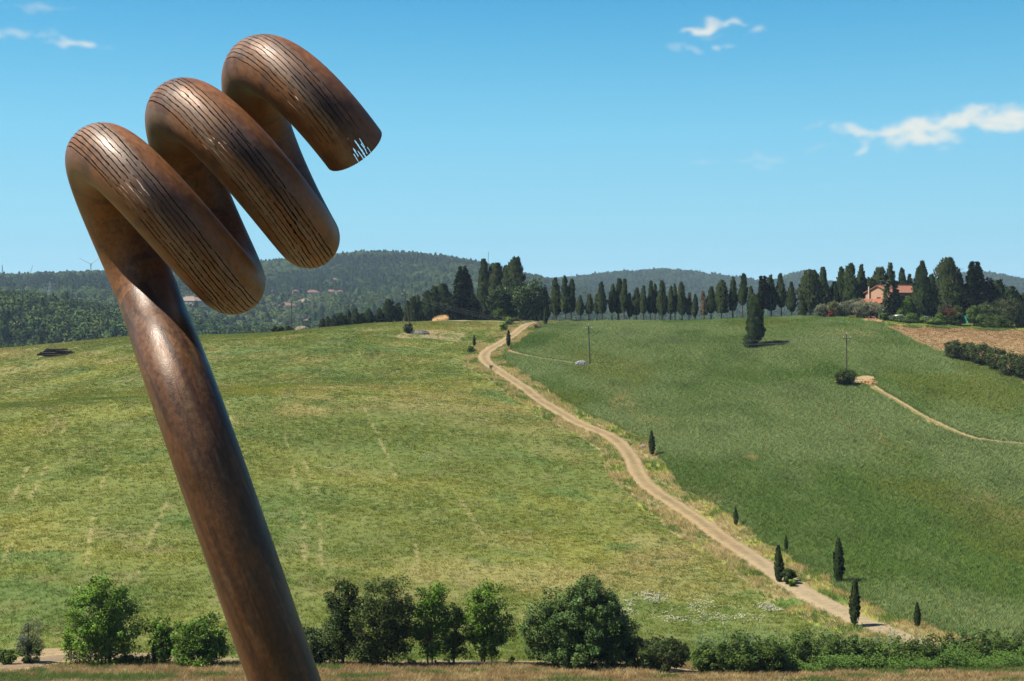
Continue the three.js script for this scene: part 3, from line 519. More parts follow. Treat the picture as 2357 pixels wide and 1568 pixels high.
// where a tree seen between those frame heights stands and how tall and wide it is
const seen = (px, top, base, w, d) => { const p = d ? stand(px, d) : spot(px, base), q = d ?? -p.z; return { pos: p, h: EYE - (top - CY) / F * q - p.y, w: w / F * q }; };

// ---- the row of cypresses along the ridge behind the green field: [frame x, top, width, share of bare trunk, options]
const ORD = ['first', 'second', 'third', 'fourth', 'fifth', 'sixth', 'seventh', 'eighth', 'ninth', 'tenth', 'eleventh', 'twelfth', 'thirteenth', 'fourteenth', 'fifteenth', 'sixteenth', 'seventeenth', 'eighteenth', 'nineteenth', 'twentieth', 'twenty-first', 'twenty-second', 'twenty-third', 'twenty-fourth', 'twenty-fifth', 'twenty-sixth', 'twenty-seventh', 'twenty-eighth', 'twenty-ninth', 'thirtieth', 'thirty-first', 'thirty-second', 'thirty-third', 'thirty-fourth', 'thirty-fifth'];
{
  const row = [
    [1280, 641, 27, 0.10, 'tall loose', { lumpy: 0.45, color: CYP2 }], [1302, 637, 20, 0.14, 'tall dense', {}], [1315, 645, 19, 0.14, 'tall narrow', {}], [1336, 682, 18, 0.26, 'short', { lumpy: 0.5, color: CYP2 }], [1356, 678, 18, 0.28, 'short ragged', { lumpy: 0.5, color: CYP2 }], [1374, 680, 18, 0.3, 'short loose', { lumpy: 0.5, color: CYP2 }], [1386, 650, 19, 0.16, 'slim pointed', {}],
    [1409, 656, 19, 0.2, 'slim', { color: CYP2 }], [1425, 643, 24, 0.2, 'tall broad-topped', { tips: 3 }], [1436, 645, 16, 0.2, 'tall narrow', {}], [1450, 676, 13, 0.16, 'low thin', { lumpy: 0.5, color: CYP2 }], [1465, 664, 24, 0.16, 'bushy grey-green', { lumpy: 0.5, color: CYP2 }], [1481, 660, 16, 0.16, 'slim', { color: CYP2 }],
    [1497, 648, 15, 0.22, 'tall slender', {}], [1508, 655, 15, 0.1, 'slender leaning', {}], [1524, 648, 23, 0.16, 'tall tapering', {}], [1543, 661, 16, 0.24, 'ragged', { lumpy: 0.5, color: CYP2 }], [1554, 654, 13, 0.2, 'thin pointed', {}], [1570, 652, 24, 0.12, 'broad tapering', { lumpy: 0.4 }], [1586, 674, 15, 0.06, 'sparse half-dry', { dense: 0.4, dry: 0.35, open: true, color: CYP2 }], [1599, 679, 14, 0.2, 'short', {}],
    [1621, 672, 18, 0.05, 'half-dry brown', { dense: 0.5, dry: 0.7, open: true, color: CYP2 }], [1637, 662, 21, 0.1, 'bushy', { lumpy: 0.45 }], [1661, 647, 30, 0.14, 'wide open-crowned', { lumpy: 0.6, color: CYP2, shape: 'broad' }], [1687, 640, 18, 0.06, 'tall dense', {}], [1709, 632, 19, 0.33, 'tall with a long bare trunk', {}], [1729, 660, 18, 0.2, 'low bushy', { color: CYP2 }], [1757, 634, 22, 0.1, 'thin-tipped', { lumpy: 0.5, tips: 1, shape: 'cone' }], [1775, 635, 26, 0.16, 'tall loose', { lumpy: 0.5 }], [1799, 632, 21, 0.25, 'tall rounded', {}], [1822, 651, 23, 0.18, 'short-trunked oval', {}],
  ];
  row.forEach(([px, top, w, bare, look, o], i) => {
    const d = crest(px) - 1.5 + (i % 3) * 1.2, s = seen(px, top, 0, w * 0.88, d);
    columnTree('cypress', s.pos, { h: s.h, w: s.w, bare: Math.max(bare, 0.17 + 0.08 * ((i * 7) % 5) / 4), seed: 100 + i, n: 1300, flake: 0.07, lumpy: 0.4 + 0.25 * ((i * 3) % 4) / 3, trunk: 0.16, stems: 1 + (i % 4 === 0 ? 1 : 0), label: `${look} cypress, ${ORD[i]} from the left in the ridge row`, group: 'cypresses in the row along the ridge', ...o });
  });
}
// ---- trees round the pink farmhouse
{
  const T = (px, top, w, dd, look, o = {}) => { const d = 338 + dd, s = seen(px, top, 0, w, d); columnTree(o.kind ?? 'cypress', s.pos, { h: s.h, w: s.w, bare: 0.04, seed: px, n: 1900, flake: 0.07, trunk: 0.2, label: look, group: 'dark trees round the farmhouse', ...o }); };
  T(1866, 624, 46, -6, 'big broad dark tree left of the olives, at the right end of the ridge row', { shape: 'broad', lumpy: 0.5, bare: 0.1, color: CYP2, n: 2600 });
  T(1848, 690, 22, -10, 'small rounded tree tucked under the big broad dark tree', { shape: 'broad', bare: 0.1, color: CYP2, n: 900 });
  T(1897, 618, 24, 0, 'slim pointed cypress right beside the big broad dark tree');
  T(1935, 617, 27, 6, 'tall pointed cypress behind the left end of the olives', { tips: 2 });
  T(1921, 650, 26, 0, 'lower cypress leaning out in front of the tall pointed one behind the olives', { lumpy: 0.5 });
  T(1960, 609, 36, 2, 'wide two-tipped cypress left of the farmhouse', { tips: 2 });
  T(1984, 612, 32, 4, 'full cypress nearest the left gable of the farmhouse', { lumpy: 0.45 });
  T(2024, 617, 36, 22, 'grey-green tree with an open crown behind the farmhouse gable', { shape: 'broad', lumpy: 0.5, color: CYP2, tips: 2 });
  T(2006, 640, 26, 20, 'low ragged tree behind the chimney pipe of the farmhouse', { shape: 'broad', lumpy: 0.6, color: CYP2 });
  T(2052, 608, 30, 22, 'tall many-tipped cypress behind the ridge of the farmhouse roof', { tips: 3 });
  T(2078, 620, 28, 22, 'pointed cypress behind the right half of the farmhouse roof', { tips: 2 });
  T(2095, 634, 18, 22, 'small cypress half hidden behind the right end of the farmhouse roof');
  T(2123, 603, 46, -15, 'massive cypress in front of the right end of the farmhouse', { tips: 3, n: 3400, lumpy: 0.3, flake: 0.055 });
  T(2143, 634, 26, -4, 'dark cypress close behind the massive one right of the farmhouse', { lumpy: 0.4 });
  T(2180, 596, 62, 4, 'tall ragged conifer with a twin top right of the massive cypress', { kind: 'conifer', shape: 'broad', lumpy: 0.75, tips: 3, n: 3400, color: CYP2, boughs: 40, flake: 0.06 });
  T(2190, 640, 60, -8, 'wide shaggy conifer in front of the twin-topped one', { kind: 'conifer', shape: 'broad', lumpy: 0.6, tips: 2, n: 2400, color: CYP2, boughs: 30 });
  T(2213, 632, 16, 2, 'narrow black-green cypress at the right edge of the shaggy conifers', { lumpy: 0.2 });
  T(2247, 601, 54, 2, 'tall dark fir with drooping layered boughs', { kind: 'conifer', shape: 'cone', lumpy: 0.6, tips: 1, n: 3000, boughs: 50, flake: 0.06 });
  T(2276, 638, 28, 4, 'slim fir close to the right of the tall layered fir', { kind: 'conifer', shape: 'cone', lumpy: 0.4 });
  T(2298, 645, 38, 6, 'open-crowned pine between the firs and the round tree', { kind: 'conifer', shape: 'broad', lumpy: 0.6, tips: 3 });
  T(2328, 660, 44, 4, 'round dark tree near the right edge of the picture', { kind: 'dark_tree', shape: 'broad', lumpy: 0.4, n: 2200 });
  T(2359, 676, 44, 4, 'dark tree cut off by the right edge of the picture', { kind: 'dark_tree', shape: 'broad', lumpy: 0.4, n: 1800 });
  T(2052, 643, 38, -14, 'young cedar with lacy light green tiers in front of the farmhouse', { kind: 'cedar', shape: 'cone', open: true, dense: 0.5, lumpy: 0.8, boughs: 30, tips: 1, color: [0.05, 0.075, 0.03], color2: [0.035, 0.06, 0.02], flake: 0.11, leafWidth: 0.4 });
}
// ---- trees of the knoll left of the road and the line running down from it
{
  const down = [[741, 734, 13], [754, 729, 18], [768, 726, 17], [784, 721, 19], [802, 714, 20], [818, 712, 22], [833, 722, 15], [850, 711, 23], [872, 710, 20], [894, 690, 21], [916, 698, 22], [938, 694, 15], [951, 684, 18], [963, 682, 24], [984, 672, 22], [999, 661, 16]];
  down.forEach(([px, top, w], i) => { const d = crest(px) + 4, s = seen(px, top, 0, w, d); columnTree('cypress', s.pos, { h: Math.max(2.5, s.h), w: s.w * 1.15, bare: 0.02, seed: 300 + i, n: 1100, flake: 0.1, lumpy: 0.45, trunk: 0.12, shape: i % 3 ? 'cypress' : 'broad', label: `${i % 3 ? 'dark pointed' : 'dark bushy'} cypress, ${ORD[i]} from the left in the line climbing to the knoll`, group: 'cypresses in the line climbing to the knoll' }); });
  const K = (px, top, w, dd, look, o = {}) => { const d = crest(px) + dd, s = seen(px, top, 0, w, d); columnTree(o.kind ?? 'conifer', s.pos, { h: s.h, w: s.w, bare: 0.03, seed: px + 7, n: 2600, flake: 0.065, trunk: 0.22, boughs: 40, label: look, group: 'tall trees on the knoll', ...o }); };
  K(1020, 655, 30, 10, 'dark conifer at the left foot of the massive one on the knoll', { shape: 'broad', lumpy: 0.5 });
  K(1064, 611, 62, 4, 'massive dark conifer on the knoll left of the road', { shape: 'cone', lumpy: 0.55, tips: 3, n: 4200 });
  K(1113, 601, 28, 14, 'tall slender conifer standing right of the massive one', { lumpy: 0.45, tips: 1 });
  K(1139, 609, 34, 14, 'loose-crowned conifer between the slender and the tallest trees', { shape: 'broad', lumpy: 0.65, tips: 2, color: CYP2 });
  K(1190, 596, 36, 10, 'tallest rounded conifer on the knoll against the sky', { shape: 'broad', lumpy: 0.5, tips: 2, n: 3000 });
  K(1170, 615, 30, 12, 'conifer half hidden left of the tallest rounded one', { shape: 'broad', lumpy: 0.6, color: CYP2 });
  K(1254, 664, 18, 6, 'small dark tree at the right edge of the knoll above the roadside cypress', { lumpy: 0.5 });
  const G1 = [0.050, 0.088, 0.020], G2 = [0.078, 0.118, 0.032];
  const B = (px, top, base, w, look, o = {}) => { const d = crest(px) + (o.dd ?? 2), s = seen(px, top, base, w, d); leafyTree('broadleaf_tree', s.pos, { h: s.h, w: s.w, seed: px, color: G1, color2: G2, leaf: 0.55, clusters: 170, per: 34, spread: 0.085, trunk: 0.2, stems: 2, skirt: 0.04, label: look, group: 'broadleaf trees on the knoll', ...o }); };
  B(1152, 646, 720, 46, 'green broadleaf tree below the conifers of the knoll');
  B(1222, 636, 738, 74, 'wide rounded broadleaf tree at the top of the road', { clusters: 260, lobes: [[-0.15, 0.5, 0, 0.38], [0.15, 0.56, 0, 0.42], [0, 0.3, 0, 0.42]] });
  B(1185, 680, 735, 44, 'lower broadleaf tree left of the wide rounded one', { dd: 0 });
}
// ---- small cypresses along the road and in the field
{
  const S = (px, top, base, w, look, o = {}) => { const s = seen(px, top, base, w); columnTree('cypress', s.pos, { h: s.h, w: s.w, bare: 0.05, seed: px, n: 1300, flake: 0.075, lumpy: 0.3, tips: 1, shape: 'spindle', trunk: 0.05, label: look, group: 'young cypresses along the road', ...o }); };
  S(1255.5, 708, 750, 9, 'young cypress at the top of the road beside the dry grass bank', { n: 700 });
  S(1091.5, 772, 797, 6.5, 'tiny cypress left of the upper road bend', { n: 500 });
  S(1170.5, 762, 803, 9, 'young cypress on the inside of the upper road bend', { bare: 0.18, n: 700 });
  S(1501, 993, 1048, 11, 'slim cypress beside the road where it steepens', { n: 900 });
  S(1694, 1168, 1210, 8, 'thin scraggly cypress beside the middle of the road', { lumpy: 0.6, dense: 0.5, open: true, color: CYP2 });
  S(1810, 1233, 1271, 8, 'little cypress at the edge of the crop across the road from the taller one', { n: 600 });
  S(1793, 1259, 1341, 17, 'dark cypress left of the road with a bush beside it');
  S(1930.5, 1243, 1343, 20, 'dark cypress on the right side of the road at the crop edge');
  S(1966.5, 1338, 1445, 19, 'tallest roadside cypress, in front of the road near its lower end', { bare: 0.1 });
  S(2112, 1389, 1446, 13, 'short cypress right of the lower end of the road', { bare: 0.08 });
  const s = seen(1740, 680, 798, 31), o = columnTree('cypress', s.pos, { h: s.h, w: s.w, bare: 0.12, seed: 1741, n: 5200, flake: 0.05, lumpy: 0.3, tips: 1, shape: 'block', boughs: 60, trunk: 0.22, label: 'lone wide cypress standing by itself in the green field' });
  const sk = seen(1728, 768, 801, 30, -s.pos.z - 1.2); columnTree('shrub', sk.pos, { h: sk.h, w: sk.w, bare: 0, seed: 1728, n: 1100, flake: 0.14, shape: 'broad', lumpy: 0.4, trunk: 0.05, label: 'dark shrub at the left foot of the lone wide cypress' }).userData.category = 'shrub';
}

// ------------------------------------------------------------------ trees and shrubs of the valley floor
{
  const LG = [0.115, 0.225, 0.014], LG2 = [0.175, 0.295, 0.022], DG = [0.046, 0.078, 0.011], DG2 = [0.076, 0.108, 0.018], MG = [0.098, 0.19, 0.016], MG2 = [0.125, 0.20, 0.034], SIL = [0.125, 0.150, 0.100];
  const V = (name, px, top, base, w, look, o) => { const s = seen(px, top, base, w, dist(px, base, 84, 140)); return leafyTree(name, s.pos, { h: s.h * 1.03, w: s.w * 1.1, seed: px, label: look, ...o, clusters: Math.round((o.clusters ?? 150) * 1.05) }); };
  V('broadleaf_tree', 237, 1334, 1533, 168, 'tall bright green tree, leftmost of the foreground trees, beside the dirt lane', { color: LG, color2: LG2, clusters: 330, per: 85, spread: 0.062, leaf: 0.15, stems: 4, lobes: [[0.02, 0.62, 0, 0.40], [-0.12, 0.42, 0.05, 0.40], [0.16, 0.44, 0, 0.36], [0.05, 0.84, 0, 0.22], [-0.24, 0.22, 0, 0.27], [0.1, 0.2, 0, 0.3]] });
  V('shrub', 66, 1426, 1526, 62, 'silvery shrub with a dark leafy foot at the lane on the far left', { category: 'shrub', color: [0.10, 0.12, 0.085], color2: SIL, clusters: 150, per: 60, leaf: 0.09, aspect: 0.45, spread: 0.07, lobes: [[0, 0.66, 0, 0.42], [-0.1, 0.45, 0, 0.38], [0.1, 0.3, 0, 0.36]] });
  V('shrub', 66, 1482, 1529, 44, 'dark green bush at the foot of the silvery shrub', { category: 'shrub', color: DG, color2: DG2, clusters: 60, per: 60, leaf: 0.1 });
  V('shrub', 16, 1494, 1531, 50, 'low green bush at the left edge beside the silvery shrub', { category: 'shrub', color: MG, color2: DG2, clusters: 60, per: 60, leaf: 0.1 });
  V('shrub', 371, 1418, 1533, 66, 'slim light bush left of the round bush beside the sculpture pole', { category: 'shrub', color: MG, color2: LG, clusters: 110, per: 60, leaf: 0.14, lobes: [[0, 0.75, 0, 0.3], [0, 0.45, 0, 0.46], [0, 0.22, 0, 0.34]] });
  V('shrub', 451, 1418, 1537, 124, 'round green bush standing left of the sculpture pole', { category: 'shrub', color: MG, color2: LG, clusters: 210, per: 75, leaf: 0.15, lobes: [[-0.14, 0.55, 0, 0.34], [0.12, 0.6, 0, 0.38], [0.05, 0.3, 0, 0.44], [0.25, 0.4, 0, 0.26]] });
  V('shrub', 300, 1512, 1533, 60, 'low dark bush right of the tall bright green tree', { category: 'shrub', color: DG, color2: MG, clusters: 40, per: 50, leaf: 0.11 });
  V('shrub', 336, 1510, 1534, 40, 'small low bush at the foot of the slim light bush', { category: 'shrub', color: DG, color2: MG, clusters: 30, per: 50, leaf: 0.11 });
  V('shrub', 722, 1448, 1532, 80, 'dark bush half hidden behind the right side of the pole', { category: 'shrub', color: DG, color2: [0.03, 0.06, 0.03], clusters: 130, per: 60, leaf: 0.14 });
  V('broadleaf_tree', 788, 1340, 1532, 92, 'dark olive-green tree just right of the sculpture pole', { color: DG, color2: DG2, clusters: 200, per: 75, leaf: 0.15, lobes: [[0, 0.78, 0, 0.34], [0.05, 0.5, 0, 0.42], [-0.08, 0.3, 0, 0.42]] });
  V('broadleaf_tree', 886, 1340, 1534, 134, 'broad dark green tree right of the olive-green one', { color: DG, color2: DG2, clusters: 300, per: 80, leaf: 0.15, lobes: [[0.05, 0.72, 0, 0.40], [-0.16, 0.5, 0, 0.38], [0.18, 0.5, 0, 0.34], [0, 0.25, 0, 0.42], [-0.2, 0.22, 0, 0.3]] });
  V('broadleaf_tree', 990, 1340, 1533, 84, 'slim bright green tree with bare stems left of the dark beam', { color: MG, color2: LG, clusters: 170, per: 62, leaf: 0.15, stems: 5, skirt: 0.1, trunk: 0.05, bark: [0.16, 0.13, 0.10], lobes: [[0.02, 0.8, 0, 0.36], [0, 0.56, 0, 0.46], [-0.22, 0.42, 0, 0.26], [0.1, 0.28, 0, 0.34]] });
  V('broadleaf_tree', 1044, 1384, 1529, 54, 'narrow darker tree between the two bright green ones', { color: DG2, color2: MG, clusters: 110, per: 60, leaf: 0.14, stems: 3, skirt: 0.1, trunk: 0.045, bark: [0.16, 0.13, 0.10], lobes: [[0, 0.72, 0, 0.42], [0, 0.46, 0, 0.46], [0, 0.25, 0, 0.4]] });
  V('broadleaf_tree', 1118, 1350, 1529, 112, 'rounded bright green tree with several pale stems above the dark beam', { color: MG, color2: LG, clusters: 210, per: 66, leaf: 0.15, stems: 6, skirt: 0.1, trunk: 0.05, bark: [0.16, 0.13, 0.10], lobes: [[0, 0.78, 0, 0.34], [-0.14, 0.58, 0, 0.36], [0.2, 0.52, 0, 0.36], [0.04, 0.4, 0, 0.36], [-0.05, 0.26, 0, 0.32]] });
  V('broadleaf_tree', 1335, 1338, 1538, 246, 'widest foreground tree, a dense dark dome right of the beam', { color: [0.056, 0.115, 0.018], color2: [0.115, 0.180, 0.050], clusters: 760, per: 90, leaf: 0.15, spread: 0.05, stems: 5, tall: 0.8, lobes: [[0.04, 0.66, 0, 0.34], [-0.16, 0.52, 0, 0.30], [0.2, 0.5, 0, 0.30], [-0.34, 0.46, 0, 0.17, 0.3], [0.0, 0.3, 0.05, 0.36], [0.28, 0.24, 0, 0.24], [-0.3, 0.22, 0, 0.17], [0.06, 0.86, 0, 0.15]] });
  V('shrub', 1466, 1478, 1542, 70, 'black-green bush against the right side of the widest tree', { category: 'shrub', color: DG, color2: DG, clusters: 110, per: 70, leaf: 0.13 });
  V('shrub', 1530, 1474, 1546, 100, 'rounded olive bush standing apart left of the reed hedge', { category: 'shrub', color: DG, color2: [0.055, 0.062, 0.02], clusters: 170, per: 70, leaf: 0.13 });
  V('shrub', 944, 1520, 1535, 24, 'tiny pale weed bush left of the dark beam', { category: 'shrub', color: DG2, color2: MG, clusters: 20, per: 40, leaf: 0.09 });
  V('shrub', 1178, 1508, 1534, 14, 'thin weed right of the dark beam', { category: 'shrub', color: DG2, color2: MG, clusters: 14, per: 30, leaf: 0.09 });
  V('shrub', 1250, 1529, 1539, 34, 'pale flowering weed clump under the left side of the widest tree', { category: 'shrub', color: [0.2, 0.24, 0.17], color2: MG, clusters: 30, per: 40, leaf: 0.09 });
  // the thicket at the lower right: shrubs one by one, canes and brambles as masses
  [[1640, 1478, 1550, 80, 'left end of the thicket, pale reeds above it'], [1700, 1462, 1552, 90, 'second shrub of the thicket from its left end'], [1765, 1466, 1552, 90, 'third shrub of the thicket, below the row of canes'], [1838, 1458, 1546, 96, 'fourth shrub of the thicket, left of the tallest roadside cypress'], [1912, 1462, 1542, 90, 'fifth shrub of the thicket, below and left of the tallest roadside cypress'], [1985, 1466, 1542, 96, 'sixth shrub of the thicket, right below the tallest roadside cypress'], [2062, 1474, 1540, 94, 'seventh shrub of the thicket, hiding the foot of the road'], [2136, 1468, 1540, 92, 'eighth shrub of the thicket, below the short cypress'], [2210, 1462, 1534, 98, 'ninth shrub of the thicket, right of the road foot'], [2284, 1452, 1533, 104, 'tenth shrub of the thicket, tall and dark'], [2352, 1456, 1534, 90, 'last shrub of the thicket at the right edge of the picture']].forEach(([px, top, base, w, look], i) => V('hedge_shrub', px, top, base, w, 'dark green ' + look, { category: 'shrub', group: 'shrubs of the thicket at the lower right', color: i > 6 ? [0.044, 0.080, 0.012] : [0.062, 0.110, 0.016], color2: [0.135, 0.21, 0.030], clusters: 170, per: 70, leaf: 0.13, tall: 0.9, lobes: [[0, 0.55, 0, 0.46], [-0.25, 0.4, 0, 0.32], [0.25, 0.42, 0, 0.34], [0, 0.25, 0.1, 0.42]] }));
  const r = rng(91), reeds = new MB(), bram = new MB();
  for (let i = 0; i < 330; i++) {
    const px = lerp(1610, 2330, r() ** 1.05), d = dist(px, 1538, 90, 125) + 1 + r() * 4, p = stand(px, d), hh = 1.5 + r() * r() * 1.9 + (px < 2080 ? 0.4 : -0.5), lx = (r() - 0.5) * 0.5, lz = (r() - 0.5) * 0.5, c = tint([0.13, 0.185, 0.075], r, 0.25);
    reeds.bar([[p.x, p.y, p.z, 0.014], [p.x + lx * 0.3, p.y + hh * 0.6, p.z + lz * 0.3, 0.011], [p.x + lx, p.y + hh, p.z + lz, 0.005]], 3, c);
    for (let k = 0; k < 11; k++) { const y = 0.4 + 0.6 * k / 10, a = k * 2.6 + r(), e = y * y; reeds.leaf(p.x + lx * e, p.y + hh * y, p.z + lz * e, Math.cos(a) * 0.8, 0.55 - 0.4 * r(), Math.sin(a) * 0.8, -Math.cos(a) * 0.4, 0.9, -Math.sin(a) * 0.4, 0.42 + r() * 0.3, 0.11, tint(c, r, 0.25)); }
  }
  const rd = part('reeds', reeds.geo(), leafMat); rd.userData.kind = 'stuff'; tag(rd, 'grey-green giant canes rising above the thicket at the lower right', 'reeds');
  for (let i = 0; i < 30000; i++) {
    const px = 1690 + r() * 740, lo = 1557 - smooth(1700, 2357, px) * 8 - 6 * noise(px / 30, 3), d = dist(px, lo, 86, 125) + r() * 5, p = stand(px, d), y = (0.1 + 0.9 * r()) * (0.25 + 2.6 * fbm(p.x * 0.5, p.z * 0.5, 3) ** 1.5), n = randDir(r);
    bram.leaf(p.x, p.y + y, p.z, n[0], n[1] * 0.4, n[2], n[2] * 0.6, 0.8 + n[1] * 0.3, 0.35 - n[0] * 0.5, 0.15, 0.12, tint([0.085, 0.160, 0.022], r, 0.4));
  }
  const bm = part('brambles', bram.geo(), leafMat); bm.userData.kind = 'stuff'; tag(bm, 'low bright green brambles along the front of the thicket', 'brambles');
  // field hedgerow on the right and bushes in the fields
  [[2196, 786, 826, 44, 'left end of the hedgerow'], [2228, 788, 832, 48, 'second bush of the hedgerow from the left'], [2262, 792, 842, 52, 'third bush of the hedgerow from the left'], [2296, 800, 854, 54, 'fourth bush of the hedgerow from the left'], [2328, 812, 866, 50, 'fifth bush of the hedgerow from the left'], [2354, 818, 874, 44, 'last bush of the hedgerow at the picture edge']].forEach(([px, top, base, w, look]) => { const s = seen(px, top, base, w); leafyTree('hedge_shrub', s.pos, { h: s.h, w: s.w, seed: px, category: 'shrub', group: 'bushes of the hedgerow below the stubble', color: [0.066, 0.096, 0.022], color2: [0.10, 0.135, 0.034], clusters: 130, per: 44, leaf: 0.26, spread: 0.1, label: `olive-green ${look} below the stubble field` }); });
  const F2 = (px, top, base, w, look, o = {}) => { const s = seen(px, top, base, w, o.d); leafyTree('shrub', s.pos, { h: s.h, w: s.w, seed: px * 3, category: 'shrub', color: DG, color2: DG2, clusters: 100, per: 34, leaf: 0.24, spread: 0.09, label: look, ...o }); };
  F2(1945, 852, 889, 47, 'dark round bush at the foot of the field pole beside the bare earth', { clusters: 160 });
  F2(939, 746, 767, 20, 'grey-green bush around the leaning pole on the left hill', { color: [0.05, 0.07, 0.03] });
  F2(1818, 1306, 1346, 27, 'dark bush beside the left-hand roadside cypress', { leaf: 0.15 });
  F2(1824, 1332, 1352, 16, 'small yellow-green plant under the roadside bush', { color: LG2, color2: LG2, leaf: 0.12, clusters: 40 });
  F2(1131, 836, 853, 9, 'spindly sapling on the outer edge of the road bend', { color: [0.11, 0.13, 0.06], clusters: 14, per: 16, leaf: 0.16 });
  F2(1171, 732, 748, 22, 'fresh green shrub beside the post at the top of the road', { color: LG, color2: LG2, clusters: 60 });
  F2(1160, 744, 762, 18, 'bright green shrub on the bank left of the upper road', { color: LG, color2: LG2, clusters: 50 });
  F2(1085, 798, 812, 22, 'green shrub at the roadside below the tiny cypress', { color: LG, color2: MG, clusters: 50 });
  F2(1238, 745, 757, 18, 'dry tawny grass clump at the foot of the topmost roadside cypress', { color: [0.34, 0.24, 0.11], color2: [0.28, 0.19, 0.09], clusters: 50 });
  [[1100, 722, 738, 38], [1130, 726, 738, 30], [1162, 726, 740, 42], [1190, 730, 742, 34]].forEach(([px, top, base, w], i) => F2(px, top, base, w, ['leftmost', 'second', 'third', 'rightmost'][i] + ' yellow-green broom bush in the strip below the knoll trees', { d: crest(px) - 2, color: [0.13, 0.145, 0.014], color2: [0.085, 0.11, 0.016], clusters: 70, group: 'broom bushes below the knoll' }));
  F2(1146, 706, 732, 22, 'dark green bush rising among the yellow-green broom', { d: crest(1146) - 1, clusters: 70, color: MG, color2: DG2 });
  [[574, 764, 775, 22], [632, 752, 772, 14], [645, 752, 772, 18], [682, 756, 768, 22]].forEach(([px, top, base, w], i) => F2(px, top, base, w, ['low dark shrub on the left skyline near the coil', 'pointed dark shrub left of the skyline pair', 'wider dark shrub of the skyline pair', 'low dark shrub right of the skyline pole'][i], { d: crest(px) + 3, clusters: 70 }));
  F2(663, 749, 771, 12, 'small dark shrub at the foot of the skyline pole', { d: crest(663) + 1, clusters: 50 });
  // garden of the farmhouse
  const O = (px, top, base, w, look, o = {}) => { const d = o.d ?? 322, s = seen(px, top, base, w, d); leafyTree(o.kind ?? 'olive_tree', s.pos, { h: Math.max(s.h, 0.5), w: s.w, seed: px * 5, color: [0.18, 0.205, 0.11], color2: [0.31, 0.33, 0.22], clusters: 150, per: 38, leaf: 0.27, aspect: 0.4, spread: 0.085, trunk: 0.12, skirt: 0.12, label: look, ...o }); };
  O(1890, 699, 725, 26, 'small grey-green olive at the left end of the row'); O(1918, 692, 725, 36, 'olive with a yellow-tinged top, second in the row', { color2: [0.21, 0.19, 0.05] }); O(1942, 693, 725, 34, 'silvery olive in the middle of the row left of the tall one'); O(1973, 688, 726, 42, 'tallest and most silvery olive in front of the annex'); O(2006, 692, 726, 40, 'olive at the right end of the row, before the red annex wall');
  O(1990, 698, 727, 34, 'olive partly hidden between the tallest olive and the one by the annex', { d: 320.5 }); O(2026, 702, 727, 26, 'low olive in front of the annex door', { d: 320 });
  O(1914, 714, 727, 11, 'small crimson flowering bush below the olives', { kind: 'flowering_bush', category: 'shrub', d: 317, color: [0.30, 0.02, 0.03], color2: [0.22, 0.03, 0.03], clusters: 30 });
  O(1898, 716, 727, 9, 'faded pink bush left of the crimson one', { kind: 'flowering_bush', category: 'shrub', d: 317, color: [0.16, 0.06, 0.05], color2: [0.1, 0.08, 0.04], clusters: 24 });
  const Y = (px, top, base, w, look, o = {}) => O(px, top, base, w, look, { kind: 'shrub', category: 'shrub', color: MG, color2: MG2, aspect: 0.7, d: 316, ...o });
  Y(2089, 672, 727, 36, 'round mid-green tree before the shaded wall of the farmhouse', { kind: 'broadleaf_tree', category: 'tree', d: 323, clusters: 170 });
  Y(2075, 708, 727, 22, 'clipped dark green bush left of the white car', { d: 319, color: LG });
  Y(2034, 722, 738, 18, 'feathery shrub below the red annex', { d: 315 }); Y(2062, 727, 742, 40, 'pale tangle of vines in front of the garden', { d: 314, color: SIL, color2: MG2 }); Y(2098, 722, 744, 28, 'light shrub right of the white car', { d: 314, color: MG2, color2: LG }); Y(2120, 732, 748, 36, 'low weedy bank shrub below the picket fence', { d: 314, color: MG2 }); Y(2080, 735, 750, 60, 'dark low growth along the top of the stubble', { d: 313, color: DG }); Y(2150, 735, 752, 50, 'weedy growth right of the picket fence', { d: 313, color: MG2 });
  Y(2167, 722, 744, 22, 'light green bush between the picket fence and the dead shrub', { color: MG2, color2: LG });
  Y(2178, 694, 752, 28, 'dead brown upper shrub beside the rusty red one', { color: [0.075, 0.05, 0.035], color2: [0.09, 0.06, 0.04], clusters: 70, per: 30 }); Y(2190, 706, 752, 30, 'rusty red dead shrub in the garden hedge', { color: [0.20, 0.085, 0.04], color2: [0.15, 0.07, 0.035], clusters: 80, per: 34, d: 315 });
  Y(2204, 696, 750, 30, 'yellow-green bush left of the teal sheet', { color: [0.10, 0.125, 0.025], color2: MG2 }); Y(2200, 722, 752, 44, 'dark bush below the teal sheet', { color: DG, d: 315 });
  Y(2243, 700, 752, 34, 'olive-green bush right of the teal sheet', { color: MG2 }); Y(2272, 700, 754, 50, 'broad bush with a reddish patch in the garden hedge', { color: [0.07, 0.085, 0.03] }); Y(2322, 688, 756, 74, 'largest light olive-green bush near the right edge', { color: [0.075, 0.092, 0.034], color2: [0.10, 0.12, 0.045], clusters: 240 }); Y(2280, 724, 756, 90, 'dark low bush at the foot of the garden hedge', { color: DG, d: 314, clusters: 160 }); Y(2355, 722, 758, 40, 'bush cut off by the right edge beside the stubble', { color: MG2, d: 315 });
}

